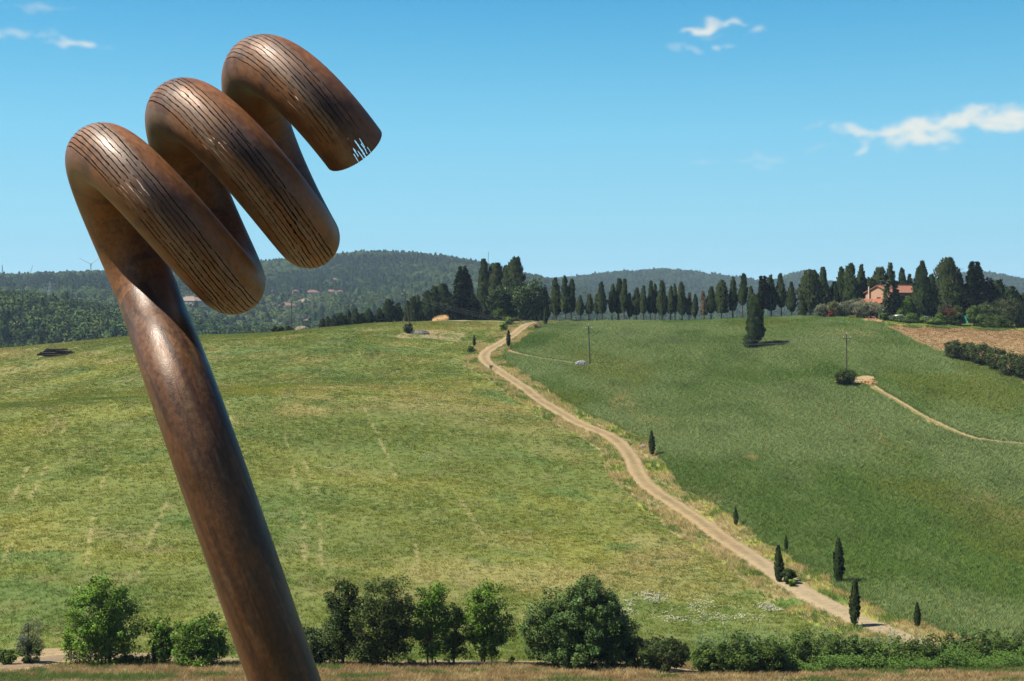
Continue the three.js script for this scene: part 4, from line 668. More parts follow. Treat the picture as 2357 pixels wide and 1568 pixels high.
// ------------------------------------------------------------------ the woods on the hills
{
  const protos = { broad: [], pine: [] };
  for (let k = 0; k < 4; k++) {
    const r = rng(500 + k), m = new MB(), s = r() * 50;
    for (let i = 0; i < 620; i++) { const d = randDir(r); if (d[1] < -0.55) continue; const R = 0.5 * (0.72 + 0.5 * noise(d[0] * 2 + s, d[2] * 2 + d[1] * 2)) * (0.85 + 0.2 * r()), n = randDir(r); flake(m, r, [d[0] * R, 0.52 + d[1] * R * 0.95, d[2] * R], [d[0] * 0.5 + n[0], d[1] * 0.3 + n[1] * 0.6, d[2] * 0.5 + n[2]], [d[0] + n[0] * 0.7, d[1] + 0.25 + n[1] * 0.7, d[2] + n[2] * 0.7], 0.115, 0.1, tint([1, 1, 1], r, 0.25)); }
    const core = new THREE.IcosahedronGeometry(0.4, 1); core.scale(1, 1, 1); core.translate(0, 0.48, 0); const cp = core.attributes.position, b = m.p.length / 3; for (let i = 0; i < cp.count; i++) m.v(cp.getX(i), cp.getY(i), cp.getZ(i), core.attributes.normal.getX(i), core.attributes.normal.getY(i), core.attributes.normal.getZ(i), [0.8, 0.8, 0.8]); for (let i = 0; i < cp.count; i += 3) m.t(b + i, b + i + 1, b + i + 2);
    protos.broad.push(m.geo());
    const q = new MB();
    for (let i = 0; i < 200; i++) { const k2 = r() ** 1.2, a = r() * 6.28, R = 0.5 * Math.min(1, (1.04 - k2) * 1.25) * (0.7 + 0.5 * r()); flake(q, r, [Math.cos(a) * R * 0.8, 0.08 + k2 * 0.85, Math.sin(a) * R * 0.8], [Math.cos(a) * 0.5, 0.7, Math.sin(a) * 0.5], [Math.cos(a) + (r() - 0.5), 0.4, Math.sin(a) + (r() - 0.5)], 0.17, 0.16, tint([1, 1, 1], r, 0.25)); }
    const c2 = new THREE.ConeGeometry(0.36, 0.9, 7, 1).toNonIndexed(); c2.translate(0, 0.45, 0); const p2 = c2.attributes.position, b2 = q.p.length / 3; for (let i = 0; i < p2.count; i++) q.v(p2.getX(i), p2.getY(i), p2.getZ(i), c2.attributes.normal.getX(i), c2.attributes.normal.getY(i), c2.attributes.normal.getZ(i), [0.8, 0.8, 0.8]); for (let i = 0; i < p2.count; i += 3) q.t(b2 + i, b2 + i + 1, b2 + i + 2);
    protos.pine.push(q.geo());
  }
  const woodMat = new THREE.MeshPhysicalMaterial({ vertexColors: true, roughness: 1, specularIntensity: 0.1, side: THREE.DoubleSide });
  const farHouses = [], clearing = outline([[604, 733], [616, 728], [640, 744], [665, 757], [700, 768], [690, 778], [640, 778], [628, 760]], 430, 1500), M4 = new THREE.Matrix4(), Q = new THREE.Quaternion(), UPV = new THREE.Vector3(0, 1, 0);
  // ---- village houses among the trees
  const white = [0.34, 0.31, 0.26], rose = [0.28, 0.12, 0.10], creamy = [0.36, 0.30, 0.21], grey = [0.30, 0.27, 0.25], tile = [0.16, 0.085, 0.06], pale = [0.22, 0.155, 0.12];
  const houseList = [[437, 708, 62, 14, grey, pale, 'long pale institutional block, largest building on the far hill', 5, 2], [459, 684, 18, 6, grey, pale, 'upper wing behind the long pale block', 2, 1], [472, 708, 16, 7, rose, tile, 'small pink house right below the long pale block', 2, 1], [485, 727, 8, 4, [0.8, 0.8, 0.78], [0.6, 0.6, 0.6], 'tiny white hut among trees below the long block', 1, 1], [314, 695, 40, 7, rose, tile, 'pink farm building low at the left side of the pole', 2, 1], [556, 710, 26, 6, creamy, pale, 'pale house peeping above the lowest loop end', 2, 1], [660, 717, 38, 12, white, tile, 'cream hip-roofed villa beside the skyline pole', 4, 2], [704, 703, 40, 7, creamy, pale, 'long low cream building up and right of the villa', 3, 1], [680, 683, 14, 12, rose, tile, 'tall narrow dusty-red house between the coil ends', 1, 2], [628, 677, 12, 6, creamy, tile, 'small house at the upper left of the dusty-red one', 1, 1], [719, 685, 32, 11, white, tile, 'white house with red roof right of the dusty-red one', 3, 2], [762, 680, 24, 8, white, tile, 'white house near the foot of the middle loop', 2, 1], [781, 682, 16, 10, creamy, tile, 'cream house right of the white house by the middle loop', 1, 2], [706, 745, 16, 5, rose, tile, 'little red-roofed shed low on the slope', 1, 1], [770, 649, 16, 5, rose, tile, 'lonely pink house high on the wooded hill', 2, 1], [848, 697, 14, 5, creamy, tile, 'cream cottage far along the slope to the right', 1, 1], [830, 722, 12, 6, creamy, pale, 'pale cottage below the far slope path', 1, 1]];
  const wallM = new Map(), matOf = (c) => { const k = c.join(); if (!wallM.has(k)) wallM.set(k, std(...c)); return wallM.get(k); }, paneM = std(0.05, 0.055, 0.06, { roughness: 0.4 });
  houseList.forEach(([px, base, wpx, hpx, wc, rc, label, nw, floors], i) => {
    const d = dist(px, base + 3, 450, 2300), p = stand(px, d), W = wpx / F * d, hh = hpx / F * d + 2, D = W * 0.6 + 2, t = thing('village_house', label, 'house', 'houses of the village on the far hill'); t.position.copy(p); t.rotation.y = ((i * 37) % 50 - 25) * RAD;
    farHouses.push([p.x, p.z, Math.max(W, 9) / 2 + 5]);
    const wy = hh / 2 - 1; part('wall', boxGeo(W, hh + 2, D, 0, wy, 0), matOf(wc), t);
    const rh = W * 0.14 + 0.8, rp = [], e = 0.5, X = W / 2 + e, Z = D / 2 + e, rx = Math.max(0, W / 2 - D / 2), y0 = hh, y1 = hh + rh;
    const tri = (...q) => q.forEach((v) => rp.push(...v)), A = [-X, y0, Z], B = [X, y0, Z], C2 = [X, y0, -Z], D2 = [-X, y0, -Z], L = [-rx, y1, 0], R2 = [rx, y1, 0];
    tri(A, B, R2); tri(A, R2, L); tri(B, C2, R2); tri(C2, D2, L); tri(C2, L, R2); tri(D2, A, L); tri(A, D2, C2); tri(A, C2, B);
    const rg = new THREE.BufferGeometry(); rg.setAttribute('position', new THREE.BufferAttribute(new Float32Array(rp), 3)); rg.computeVertexNormals(); part('roof', rg, matOf(rc), t);
    for (let f = 0; f < floors; f++) for (let k = 0; k < nw; k++) part('window', boxGeo(W / nw * 0.24, hh / floors * 0.42, 0.12, (k + 0.5) / nw * W - W / 2, (f + 0.55) / floors * hh, D / 2 + 0.03), paneM, t);
  });
  function wood(name, label, pxa, pxb, da, db, area, size, mixPine, colors, skip) {
    const r = rng(Math.round(pxa * 7 + da)), lists = [[], [], [], [], [], [], [], []], W = (pxb - pxa) / F, n = Math.round(W * (db * db - da * da) / 2 / area);
    for (let i = 0; i < n; i++) {
      const d = Math.sqrt(lerp(da * da, db * db, r())), px = lerp(pxa, pxb, r()), x = bearing(px, d), z = -d;
      const k = noise(x / 60, z / 60) * 0.6 + fbm(x / 170, z / 170 + 5, 3) * 0.7, py = sight(px, d);
      if (skip?.(x, z, px, py, k, r)) continue;
      if (farHouses.some(([hx, hz, R]) => Math.abs(x - hx) < R && z - hz > -R && z - hz < 24)) continue;
      const pine = r() < mixPine(px, py, k), sz = size * (0.6 + 0.75 * r()) * (pine ? 0.85 : 1), idx = (pine ? 4 : 0) + ((r() * 4) | 0);
      const cc = tint(colors(px, py, k, pine, r), r, 0.28), hgt = pine ? sz * (1.15 + r() * 0.5) : sz * (0.8 + r() * 0.35);
      lists[idx].push([x, H(x, z) - 0.06 * hgt, z, sz, hgt, r() * 6.28, cc]);
    }
    lists.forEach((l, k) => {
      if (!l.length) return;
      const im = new THREE.InstancedMesh(k < 4 ? protos.broad[k] : protos.pine[k - 4], woodMat, l.length); im.name = numbered(name); im.userData.kind = 'stuff'; im.userData.label = label; im.castShadow = im.receiveShadow = true;
      l.forEach(([x, y, z, s, h, a, c], i) => { Q.setFromAxisAngle(UPV, a); M4.compose(new THREE.Vector3(x, y, z), Q, new THREE.Vector3(s, h, s)); im.setMatrixAt(i, M4); im.setColorAt(i, new THREE.Color().setRGB(...c)); });
      scene.add(im);
    });
  }
  const g1 = [0.018, 0.040, 0.010], g2 = [0.054, 0.088, 0.020], g3 = [0.085, 0.125, 0.030], pn = [0.018, 0.034, 0.012], ol = [0.095, 0.118, 0.064];
  const inClear = (x, z) => inside(clearing, x, z);
  wood('valley_wood', 'dense dark round-crowned wood in the valley beyond the left hill', -150, 760, 520, 1010, 38, 9.5, () => 0.04, (px, py, k, p, r) => mix3(g1, g2, clamp(k * 1.5 - 0.35 + (r() < 0.1 ? 0.5 : 0))), (x, z, px, py, k, r) => inClear(x, z) || (px > 600 && r() < 0.45 * smooth(600, 720, px)));
  wood('hillside_wood', 'scattered olive and oak wood on the village slope', -150, 1250, 1010, 1500, 75, 8.5, (px, py) => 0.18, (px, py, k, p, r) => p ? pn : mix3(mix3(g1, g3, clamp(k * 1.4 - 0.2)), ol, px > 420 && r() < 0.4 ? 0.8 : 0), (x, z, px, py, k, r) => inClear(x, z) || (px > 420 && k < 0.45 && r() < 0.4));
  wood('pine_wood', 'dark wood of pines and oaks covering the upper slope of the far hill', -150, 1250, 1500, 2350, 50, 7.5, (px, py, k) => k > 0.6 ? 0.25 : 0.7, (px, py, k, p, r) => p ? pn : mix3(g1, g3, clamp(k * 1.5 - 0.35)), (x, z, px, py) => py > 770);
  wood('valley_wood', 'wood in the valley seen between the ridge cypresses', 760, 2450, 560, 1500, 150, 11, () => 0.2, (px, py, k) => mix3(g1, g2, clamp(k * 1.4 - 0.3)), (x, z, px, py) => py > 800);
  wood('mountain_wood', 'continuous wood over the distant mountains on the right', 1180, 2450, 1500, 3250, 90, 9, () => 0.25, (px, py, k, p) => p ? pn : mix3(g1, g2, clamp(k * 1.4 - 0.3)), (x, z, px, py) => py > 765);
}

// ------------------------------------------------------------------ the farmhouse
{
  const d = 326, c = stand(2048.6, d); c.y = EYE - (727 - CY) / F * d;
  const t = thing('farmhouse', 'pink two-storey farmhouse with tiled roofs among the cypresses on the right', 'house'); t.position.copy(c); t.rotation.y = 33 * RAD;   // local x along the roof, z towards the camera side
  const ochre = new THREE.MeshStandardMaterial({ color: new THREE.Color().setRGB(0.40, 0.235, 0.15), roughness: 0.95, bumpMap: gravelMap, bumpScale: 0.02 }), redW = new THREE.MeshStandardMaterial({ color: new THREE.Color().setRGB(0.32, 0.12, 0.095), roughness: 0.95, bumpMap: gravelMap, bumpScale: 0.02 });
  const tileM = grain(256, (x, y) => { const row = (y % 32) / 32, wave = Math.abs(Math.sin(x / 256 * Math.PI * 16)), n = tnoise(Math.floor(x / 16) + 0.5, Math.floor(y / 32) + 0.5, 64); return clamp(0.25 + 0.5 * wave + 0.2 * row) * (0.8 + 0.3 * n); });
  const tileC = grain(256, (x, y) => { const n = tnoise(Math.floor(x / 16) * 1.7 + 0.3, Math.floor(y / 32) * 2.3 + 0.2, 64), f = hash2(x, y); return [0.50 + 0.22 * n + 0.08 * f, 0.33 + 0.14 * n + 0.08 * f, 0.26 + 0.10 * n + 0.06 * f]; }, true);
  const roofM = new THREE.MeshStandardMaterial({ color: new THREE.Color().setRGB(0.68, 0.62, 0.56), map: tileC, bumpMap: tileM, bumpScale: 0.08, roughness: 0.95 }), dark = std(0.03, 0.025, 0.022, { roughness: 0.5 }), brown = std(0.09, 0.035, 0.025), cream = std(0.6, 0.52, 0.4);
  const prism = (pts2, depth, x0) => { const s = new THREE.Shape(pts2.map(([a, b]) => new THREE.Vector2(a, b))), g = new THREE.ExtrudeGeometry(s, { depth, bevelEnabled: false }); g.rotateY(Math.PI / 2); g.translate(x0, 0, 0); return g; };   // outline in (-z, y), extruded along x
  const eave = 5.95, ridge = 7.65, wd = 8, ln = 12.5;
  part('wall', prism([[0, -1], [wd, -1], [wd, eave], [wd / 2, ridge], [0, eave]], ln, 0), ochre, t);
  // a tiled slope between its lower and upper edge
  const slope = (x0, x1, za, ya, zb, yb, th = 0.18) => { const g = new THREE.BufferGeometry(), P = [[x0, ya, za], [x1, ya, za], [x1, yb, zb], [x0, yb, zb]].map((p) => new THREE.Vector3(...p)), n = P[1].clone().sub(P[0]).cross(P[3].clone().sub(P[0])).normalize(); if (n.y < 0) n.negate(); const up = P.map((p) => p.clone().addScaledVector(n, th)), all = [...P, ...up], f = [[4, 5, 6, 7], [3, 2, 1, 0], [0, 1, 5, 4], [1, 2, 6, 5], [2, 3, 7, 6], [3, 0, 4, 7]], pos = [], uv = [], L = Math.hypot(zb - za, yb - ya); for (const q of f) for (const k of [0, 1, 2, 0, 2, 3]) { pos.push(...all[q[k]].toArray()); const v = all[q[k]]; uv.push(v.x / 3.2, Math.hypot(v.z - za, v.y - ya) / 2.4); } g.setAttribute('position', new THREE.BufferAttribute(new Float32Array(pos), 3)); g.setAttribute('uv', new THREE.BufferAttribute(new Float32Array(uv), 2)); g.computeVertexNormals(); return g; };
  const k = (ridge - eave) / (wd / 2);
  part('roof', slope(-0.35, ln + 0.35, 0.45, eave - 0.45 * k + 0.02, -wd / 2 - 0.02, ridge + 0.02), roofM, t); part('roof', slope(-0.35, ln + 0.35, -wd - 0.45, eave - 0.45 * k + 0.02, -wd / 2 + 0.02, ridge + 0.02), roofM, t);
  part('ridge_tiles', new THREE.CylinderGeometry(0.14, 0.14, ln + 0.8, 8).rotateZ(Math.PI / 2).translate(ln / 2, ridge + 0.22, -wd / 2), roofM, t);
  // windows: gable, long side
  const win = (x, y, z, w, h, along) => { const g = part('window', along ? boxGeo(w, h, 0.1, x, y, z) : boxGeo(0.1, h, w, x, y, z), dark, t); for (const s of [-1, 1]) part('shutter', along ? boxGeo(w * 0.5, h, 0.06, x + s * w * 0.76, y, z + 0.06) : boxGeo(0.06, h, w * 0.5, x - 0.06, y, z + s * w * 0.26), brown, g); return g; };
  win(-0.03, 4.1, -3.6, 1.15, 1.35, false); win(4.2, 4.15, 0.03, 1.2, 1.7, true); win(8.6, 4.15, 0.03, 1.2, 1.5, true); part('door', boxGeo(1.3, 2.3, 0.1, 5.6, 1.15, 0.03), dark, t);
  part('chimney', new THREE.CylinderGeometry(0.19, 0.19, 5.4, 10).translate(-0.35, 4.9, -6.6), cream, t); part('chimney_cap', new THREE.CylinderGeometry(0.3, 0.22, 0.28, 10).translate(-0.35, 7.72, -6.6), dark, t);
  const dish = new THREE.SphereGeometry(0.62, 16, 8, 0, Math.PI * 2, 0, 0.95); dish.rotateZ(1.2); dish.rotateY(0.2); dish.translate(-0.25, 5.35, -1.3); part('satellite_dish', dish, std(0.22, 0.07, 0.05, { side: THREE.DoubleSide }), t);
  const ant = new MB(); ant.bar([[1.2, ridge, -wd / 2, 0.03], [1.2, ridge + 1.6, -wd / 2, 0.025]], 5).bar([[0.5, ridge + 1.4, -wd / 2, 0.02], [1.9, ridge + 1.4, -wd / 2, 0.02]], 4); part('antenna', ant.geo(), std(0.4, 0.4, 0.4), t);
  // lean-to annex against the gable
  const ax = -4.3;
  const aw = new THREE.Shape([[ax, -1.2], [0.0, -1.2], [0.0, 4.2], [ax, 2.9]].map((p) => new THREE.Vector2(...p))), ag = new THREE.ExtrudeGeometry(aw, { depth: wd - 0.2, bevelEnabled: false }); ag.translate(-0.004, 0, -wd + 0.1); part('annex_wall', ag, redW, t);
  const as = slope(-0.25, wd + 0.25, 0, 0, 4.75, 1.44); { const m = new THREE.Matrix4().set(0, 0, 1, ax - 0.4, 0, 1, 0, 2.83, 1, 0, 0, -wd, 0, 0, 0, 1); as.applyMatrix4(m); const ix = as.attributes.position; for (let i = 0; i < ix.count; i += 3) for (const at2 of [as.attributes.position, as.attributes.uv]) { const n2 = at2.itemSize; for (let q = 0; q < n2; q++) { const v = at2.array[(i + 1) * n2 + q]; at2.array[(i + 1) * n2 + q] = at2.array[(i + 2) * n2 + q]; at2.array[(i + 2) * n2 + q] = v; } } as.computeVertexNormals(); }
  part('annex_roof', as, new THREE.MeshStandardMaterial({ map: tileC, bumpMap: tileM, bumpScale: 0.08, roughness: 0.95, color: new THREE.Color().setRGB(0.66, 0.54, 0.46) }), t);
  const caps = new MB(); for (let i = 0; i < 8; i++) caps.bar([[ax + 0.1 + i * 0.52, 3.02 + i * 0.155, -wd + 0.0, 0.13], [ax + 0.5 + i * 0.52, 3.18 + i * 0.155, -wd, 0.11]], 6); part('ridge_tiles', caps.geo(), std(0.5, 0.2, 0.12), t);
  part('annex_door', boxGeo(1.1, 2.0, 0.1, -1.4, 0.9, -0.06), dark, t); part('annex_window', boxGeo(0.9, 1.1, 0.1, -3.6, 1.2, -0.06), dark, t);
  part('porch_roof', slope(1.0, 4.4, 1.9, 2.35, 0.02, 2.95), roofM, t); part('porch_column', boxGeo(0.34, 3.2, 0.34, 1.4, 0.8, 1.6), cream, t); part('porch_column', boxGeo(0.34, 3.2, 0.34, 4.1, 0.8, 1.6), cream, t);
}
// ---- things in the farmyard
{
  const p = stand(2068, 317), t = thing('parked_car', 'white car parked in the farmyard behind the light shrub', 'car'); t.position.copy(p); t.position.y += 0.05; t.rotation.y = 0.4; t.scale.setScalar(0.95);
  const body = new THREE.Shape(); [[-2, 0.35], [-2.02, 0.75], [-1.75, 0.95], [-1.2, 1.0], [-0.75, 1.42], [0.75, 1.45], [1.35, 1.02], [1.9, 0.9], [2.02, 0.6], [2, 0.35]].forEach(([x, y], i) => i ? body.lineTo(x, y) : body.moveTo(x, y));
  const g = new THREE.ExtrudeGeometry(body, { depth: 1.5, bevelEnabled: true, bevelSize: 0.06, bevelThickness: 0.08, bevelSegments: 2 }); g.translate(0, 0, -0.75); part('body', g, std(0.8, 0.8, 0.78, { roughness: 0.3 }), t);
  const w = new THREE.Shape(); [[-1.05, 1.04], [-0.7, 1.36], [0.7, 1.38], [1.15, 1.04]].forEach(([x, y], i) => i ? w.lineTo(x, y) : w.moveTo(x, y)); const wg = new THREE.ExtrudeGeometry(w, { depth: 1.7, bevelEnabled: false }); wg.translate(0, 0, -0.85); part('windows', wg, std(0.03, 0.035, 0.04, { roughness: 0.1 }), t);
  for (const x of [-1.25, 1.25]) for (const z of [-0.78, 0.78]) { const y = part('wheel', new THREE.TorusGeometry(0.23, 0.1, 8, 16).translate(x, 0.33, z), std(0.02, 0.02, 0.02), t); part('rim', new THREE.CylinderGeometry(0.2, 0.2, 0.14, 12).rotateX(Math.PI / 2).translate(x, 0.33, z), std(0.4, 0.4, 0.42, { metalness: 0.6, roughness: 0.4 }), y); }
}
{
  const t = thing('picket_fence', 'short fence of thin pale stakes in the farmyard', 'fence'), p0 = stand(2120, 317.5); t.position.copy(p0); const m = std(0.42, 0.38, 0.33);
  for (let i = 0; i < 10; i++) { const q = stand(2120 + i * 3.9, 317.5 + (i % 2) * 0.3).sub(p0), h = 1.2 + ((i * 7) % 5) * 0.13; part('stake', new MB().bar([[q.x, q.y - 0.2, q.z, 0.05], [q.x + 0.03 * ((i % 3) - 1), q.y + h, q.z, 0.035]], 6).geo(), m, t); }
  const a = stand(2120, 317.5).sub(p0), b = stand(2155, 317.8).sub(p0); part('wire', new MB().bar([[a.x, a.y + 0.9, a.z, 0.015], [b.x, b.y + 0.9, b.z, 0.015]], 4).geo(), std(0.2, 0.2, 0.2), t);
}
{
  const p = stand(2134, 320), bin = new THREE.LatheGeometry([[0, 0], [0.62, 0], [0.7, 0.1], [0.78, 1.3], [0.84, 1.34], [0.84, 1.42], [0.76, 1.42]].map(([x, y]) => new THREE.Vector2(x, y)), 14); const o = part('water_tub', bin, std(0.2, 0.28, 0.28, { roughness: 0.6, side: THREE.DoubleSide })); o.position.copy(p); tag(o, 'grey-green round tub in the shade behind the stakes', 'tub');
  const q = stand(2121, 318.5), m = new MB(), r = rng(8); for (let i = 0; i <= 10; i++) for (let j = 0; j <= 6; j++) { const at2 = m.v((i / 10 - 0.5) * 2.0, 0.12 + 0.5 * Math.sin(Math.PI * i / 10) * Math.sin(Math.PI * j / 6) + r() * 0.1, (j / 6 - 0.5) * 1.2, 0, 1, 0); if (i && j) { m.t(at2, at2 - 1, at2 - 8); m.t(at2, at2 - 8, at2 - 7); } } const g = m.geo(); g.computeVertexNormals(); const b = part('blue_sheet', g, std(0.05, 0.12, 0.42, { side: THREE.DoubleSide, roughness: 0.5 })); b.position.copy(q); tag(b, 'crumpled blue sheet on the ground left of the stakes', 'sheet');
  const s = stand(2222, 318), c = new MB(); for (let i = 0; i <= 14; i++) for (let j = 0; j <= 12; j++) { const u = i / 14, v = j / 12, at2 = c.v((u - 0.5) * 2.3, 0.6 + v * 2.1 - 0.25 * Math.sin(u * Math.PI) * v, 0.16 * Math.sin(u * 17 + v * 3) * (1 - v * 0.5) - v * 0.5, 0, 0, 1); if (i && j) { c.t(at2, at2 - 1, at2 - 14); c.t(at2, at2 - 14, at2 - 13); } } const cg = c.geo(); cg.computeVertexNormals(); const o2 = part('teal_sheet', cg, std(0.0, 0.30, 0.24, { side: THREE.DoubleSide, roughness: 0.6 })); o2.position.copy(s); tag(o2, 'bright teal sheet hung among the garden bushes', 'sheet');
}
// ---- round bales with pale ends on the ridge
for (let i = 0; i < 6; i++) {
  const px = 1321 + i * 4.8, p = stand(px, crest(px) + 1.5), t = thing('bale', `${i < 4 ? 'dark' : 'dark, pale-ended'} round bale on the ridge under the short cypress, ${ORD[i]} from the left`, 'bale', 'row of bales on the ridge'); t.position.copy(p); t.rotation.y = 0.5;
  part('bale_roll', new THREE.CylinderGeometry(0.34, 0.34, 0.6, 14).rotateX(Math.PI / 2).translate(0, 0.3, 0), std(0.02, 0.02, 0.022, { roughness: 0.5 }), t);
  part('bale_end', new THREE.CylinderGeometry(0.2 + 0.02 * i, 0.2 + 0.02 * i, 0.02, 12).rotateX(Math.PI / 2).translate(0, 0.34, 0.31), std(...(i < 3 ? [0.18, 0.18, 0.18] : [0.62, 0.6, 0.55])), t);
}
// ---- utility poles
const POLES = {};
function utilityPole(px, top, base, d, look, o = {}) {
  const p = d ? stand(px, d) : spot(px, base), q = -p.z, h = EYE - (top - CY) / F * q - p.y, t = thing('utility_pole', look, 'utility pole', 'wooden poles carrying the power line'); t.position.copy(p); t.rotation.z = o.lean ?? 0;
  const wood = std(...(o.color ?? [0.10, 0.075, 0.055])), glass = std(0.55, 0.62, 0.58, { roughness: 0.25 }), arm = o.arm ?? 0.75, ya = h * 0.91;
  part('pole', new MB().bar([[0, -0.4, 0, 0.15], [0, h * 0.5, 0, 0.125], [0, h, 0, 0.1]], 10).geo(), wood, t);
  const a = part('crossarm', boxGeo(arm * 2, 0.12, 0.1, 0, ya, 0.1), wood, t);
  const ins = (x, y) => new THREE.LatheGeometry([[0, 0], [0.03, 0], [0.03, 0.1], [0.09, 0.13], [0.1, 0.2], [0.06, 0.3], [0, 0.32]].map(([u, v]) => new THREE.Vector2(u, v)), 10).translate(x, y, 0.1);
  for (const x of [-arm + 0.1, arm - 0.1, 0]) part('insulator', x ? ins(x, ya + 0.06) : ins(0, h - 0.02).translate(0, 0, -0.1), glass, t);
  t.updateMatrixWorld(true); POLES[o.key] = [-arm + 0.1, 0, arm - 0.1].map((x) => new THREE.Vector3(x, x ? ya + 0.36 : h + 0.3, x ? 0.1 : 0).applyMatrix4(t.matrixWorld));
}
utilityPole(1358, 749, 841, 0, 'dark leaning-slightly pole in the green field beside the stone heap', { key: 'c', lean: 0.035, color: [0.075, 0.078, 0.075] });
utilityPole(1949, 769, 880, 0, 'pole in the green field rising out of the dark round bush', { key: 'd' });
utilityPole(943, 670, 750, 0, 'leaning pole in the grey-green bush on the left hill', { key: 'b', lean: 0.155 });
utilityPole(671, 690, 766, crest(671) + 2, 'pole on the skyline left of the cypress line', { key: 'a' });
utilityPole(38.5, 743, 801, crest(38) + 2, 'pole on the skyline at the far left above the log stack', { key: 'z' });
function wire(A, B, sag, label) { const m = new MB(), pts2 = []; for (let i = 0; i <= 24; i++) { const t = i / 24, p = A.clone().lerp(B, t); pts2.push([p.x, p.y - sag * 4 * t * (1 - t), p.z, 0.011]); } tag(part('power_line', m.bar(pts2, 3).geo(), std(0.12, 0.12, 0.12, { roughness: 0.6 })), label, 'cable', 'cables of the power line'); }
['left', 'middle', 'right'].forEach((w, i) => { wire(POLES.b[i], POLES.c[i], 2.2, `thin cable from the leaning pole to the stone-heap pole, ${w} of three`); wire(POLES.c[i], POLES.d[i], 2.5, `thin cable from the stone-heap pole to the bush pole, ${w} of three`); wire(POLES.a[i], POLES.b[i], 2, `thin cable from the skyline pole to the leaning pole, ${w} of three`); });
{ const p = spot(1178.5, 752), o = part('post', new MB().bar([[0, -0.2, 0, 0.09], [0, 2.4, 0, 0.07]], 8).geo(), std(0.06, 0.045, 0.035)); o.position.copy(p); tag(o, 'short dark post left of the top of the road', 'post'); }
// ---- heaps of stone and soil
function heap(name, px, base, w, h, color, look, category, seed, d) {
  const p = d ? stand(px, d) : spot(px, base), q = -p.z, W = w / F * q, hh = h / F * q, r = rng(seed), t = thing(name, look, category); t.position.copy(p);
  const mound = new THREE.SphereGeometry(1, 28, 12, 0, Math.PI * 2, 0, Math.PI / 2), v = mound.attributes.position; for (let i = 0; i < v.count; i++) { const k = 0.72 + 0.5 * fbm(v.getX(i) * 2.2 + seed, v.getZ(i) * 2.2 + v.getY(i), 3); v.setXYZ(i, v.getX(i) * W / 2 * k, v.getY(i) * hh * k * 0.85 - 0.1, v.getZ(i) * W / 2.6 * k); } mound.computeVertexNormals(); part('mound', mound, std(...color), t);
  const m = new MB(); for (let i = 0; i < 130; i++) { const a = r() * 6.28, e = Math.sqrt(r()), x = Math.cos(a) * e * W / 2, z = Math.sin(a) * e * W / 2.6, y = Math.sqrt(Math.max(0, 1 - e * e)) * hh * 0.85, g = new THREE.IcosahedronGeometry(0.1 + r() * 0.17 * (name === 'stone_heap' ? 1.3 : 0.6), 0), c = tint(color, r, 0.3), b = m.p.length / 3, gp = g.attributes.position, gn = g.attributes.normal, sy = 0.6 + r() * 0.4; for (let k = 0; k < gp.count; k++) m.v(x + gp.getX(k), y + gp.getY(k) * sy, z + gp.getZ(k), gn.getX(k), gn.getY(k), gn.getZ(k), c); for (let k = 0; k < gp.count; k += 3) m.t(b + k, b + k + 1, b + k + 2); }
  const s = part('stones', m.geo(), barkMat, t); s.userData.kind = 'stuff';
}
heap('stone_heap', 1338, 843, 30, 13, [0.25, 0.245, 0.235], 'grey stone heap at the end of the field path beside the pole', 'stone heap', 3);
heap('soil_heap', 966, 768, 44, 10, [0.23, 0.205, 0.165], 'grey spoil heap right of the leaning pole', 'spoil heap', 4);
heap('sand_bank', 1028, 739, 70, 15, [0.36, 0.225, 0.10], 'bare ochre earth bank at the left foot of the knoll', 'earth bank', 6, crest(1032) + 1);
heap('rubble', 694, 768, 30, 10, [0.34, 0.27, 0.2], 'pale rubble heap on the skyline right of the pole', 'rubble', 7, crest(694) + 1);
heap('soil_heap', 2006, 742, 60, 7, [0.38, 0.21, 0.11], 'low reddish earth heap at the edge of the garden', 'earth heap', 9, 309);
heap('earth_bank', 2000, 884, 44, 10, [0.34, 0.2, 0.085], 'small ochre earth bank right of the dark round bush', 'earth bank', 10);
heap('limestone', 1480, 1032, 14, 8, [0.24, 0.20, 0.15], 'crumbling pale stones on the road bank by the slim cypress', 'stones', 11);
// ---- the stack of dark logs on the left hill
{
  const p = spot(130, 818), q = -p.z, t = thing('log_stack', 'low stack of charred dark logs lying on the left hilltop', 'log stack'); t.position.copy(p); t.rotation.y = 0.10;
  const r = rng(12), W = 88 / F * q, mats = [std(0.014, 0.011, 0.009), std(0.022, 0.015, 0.012), std(0.045, 0.026, 0.016)];
  for (let i = 0; i < 30; i++) {
    const layer = i < 12 ? 0 : i < 22 ? 1 : i < 28 ? 2 : 3, l = W * (0.25 + 0.35 * r()), x0 = (r() - 0.5) * (W - l) * (1 - layer * 0.17) - l / 2, z = (r() - 0.5) * (3.4 - layer * 0.8), y = 0.14 + layer * 0.42 + (r() - 0.5) * 0.14, pts2 = [], yaw = (r() - 0.5) * 1.1, tilt = (r() - 0.5) * 0.3, rad = 0.14 + 0.1 * r();
    for (let k = 0; k <= 5; k++) pts2.push([x0 + l * k / 5, y + tilt * (k / 5 - 0.5) + (r() - 0.5) * 0.1, z + yaw * (k / 5 - 0.5), rad * (0.85 + r() * 0.3)]);
    part('log', new MB().bar([[pts2[0][0] - 0.01, pts2[0][1], pts2[0][2], 0.01], ...pts2, [pts2[5][0] + 0.01, pts2[5][1], pts2[5][2], 0.01]], 8).geo(), mats[(r() * 3) | 0], t);
  }
  part('log', new MB().bar([[-W * 0.3, 1.0, 0.3, 0.2], [-W * 0.3 + 0.9, 1.75, 0.2, 0.12]], 7).geo(), mats[0], t);
}
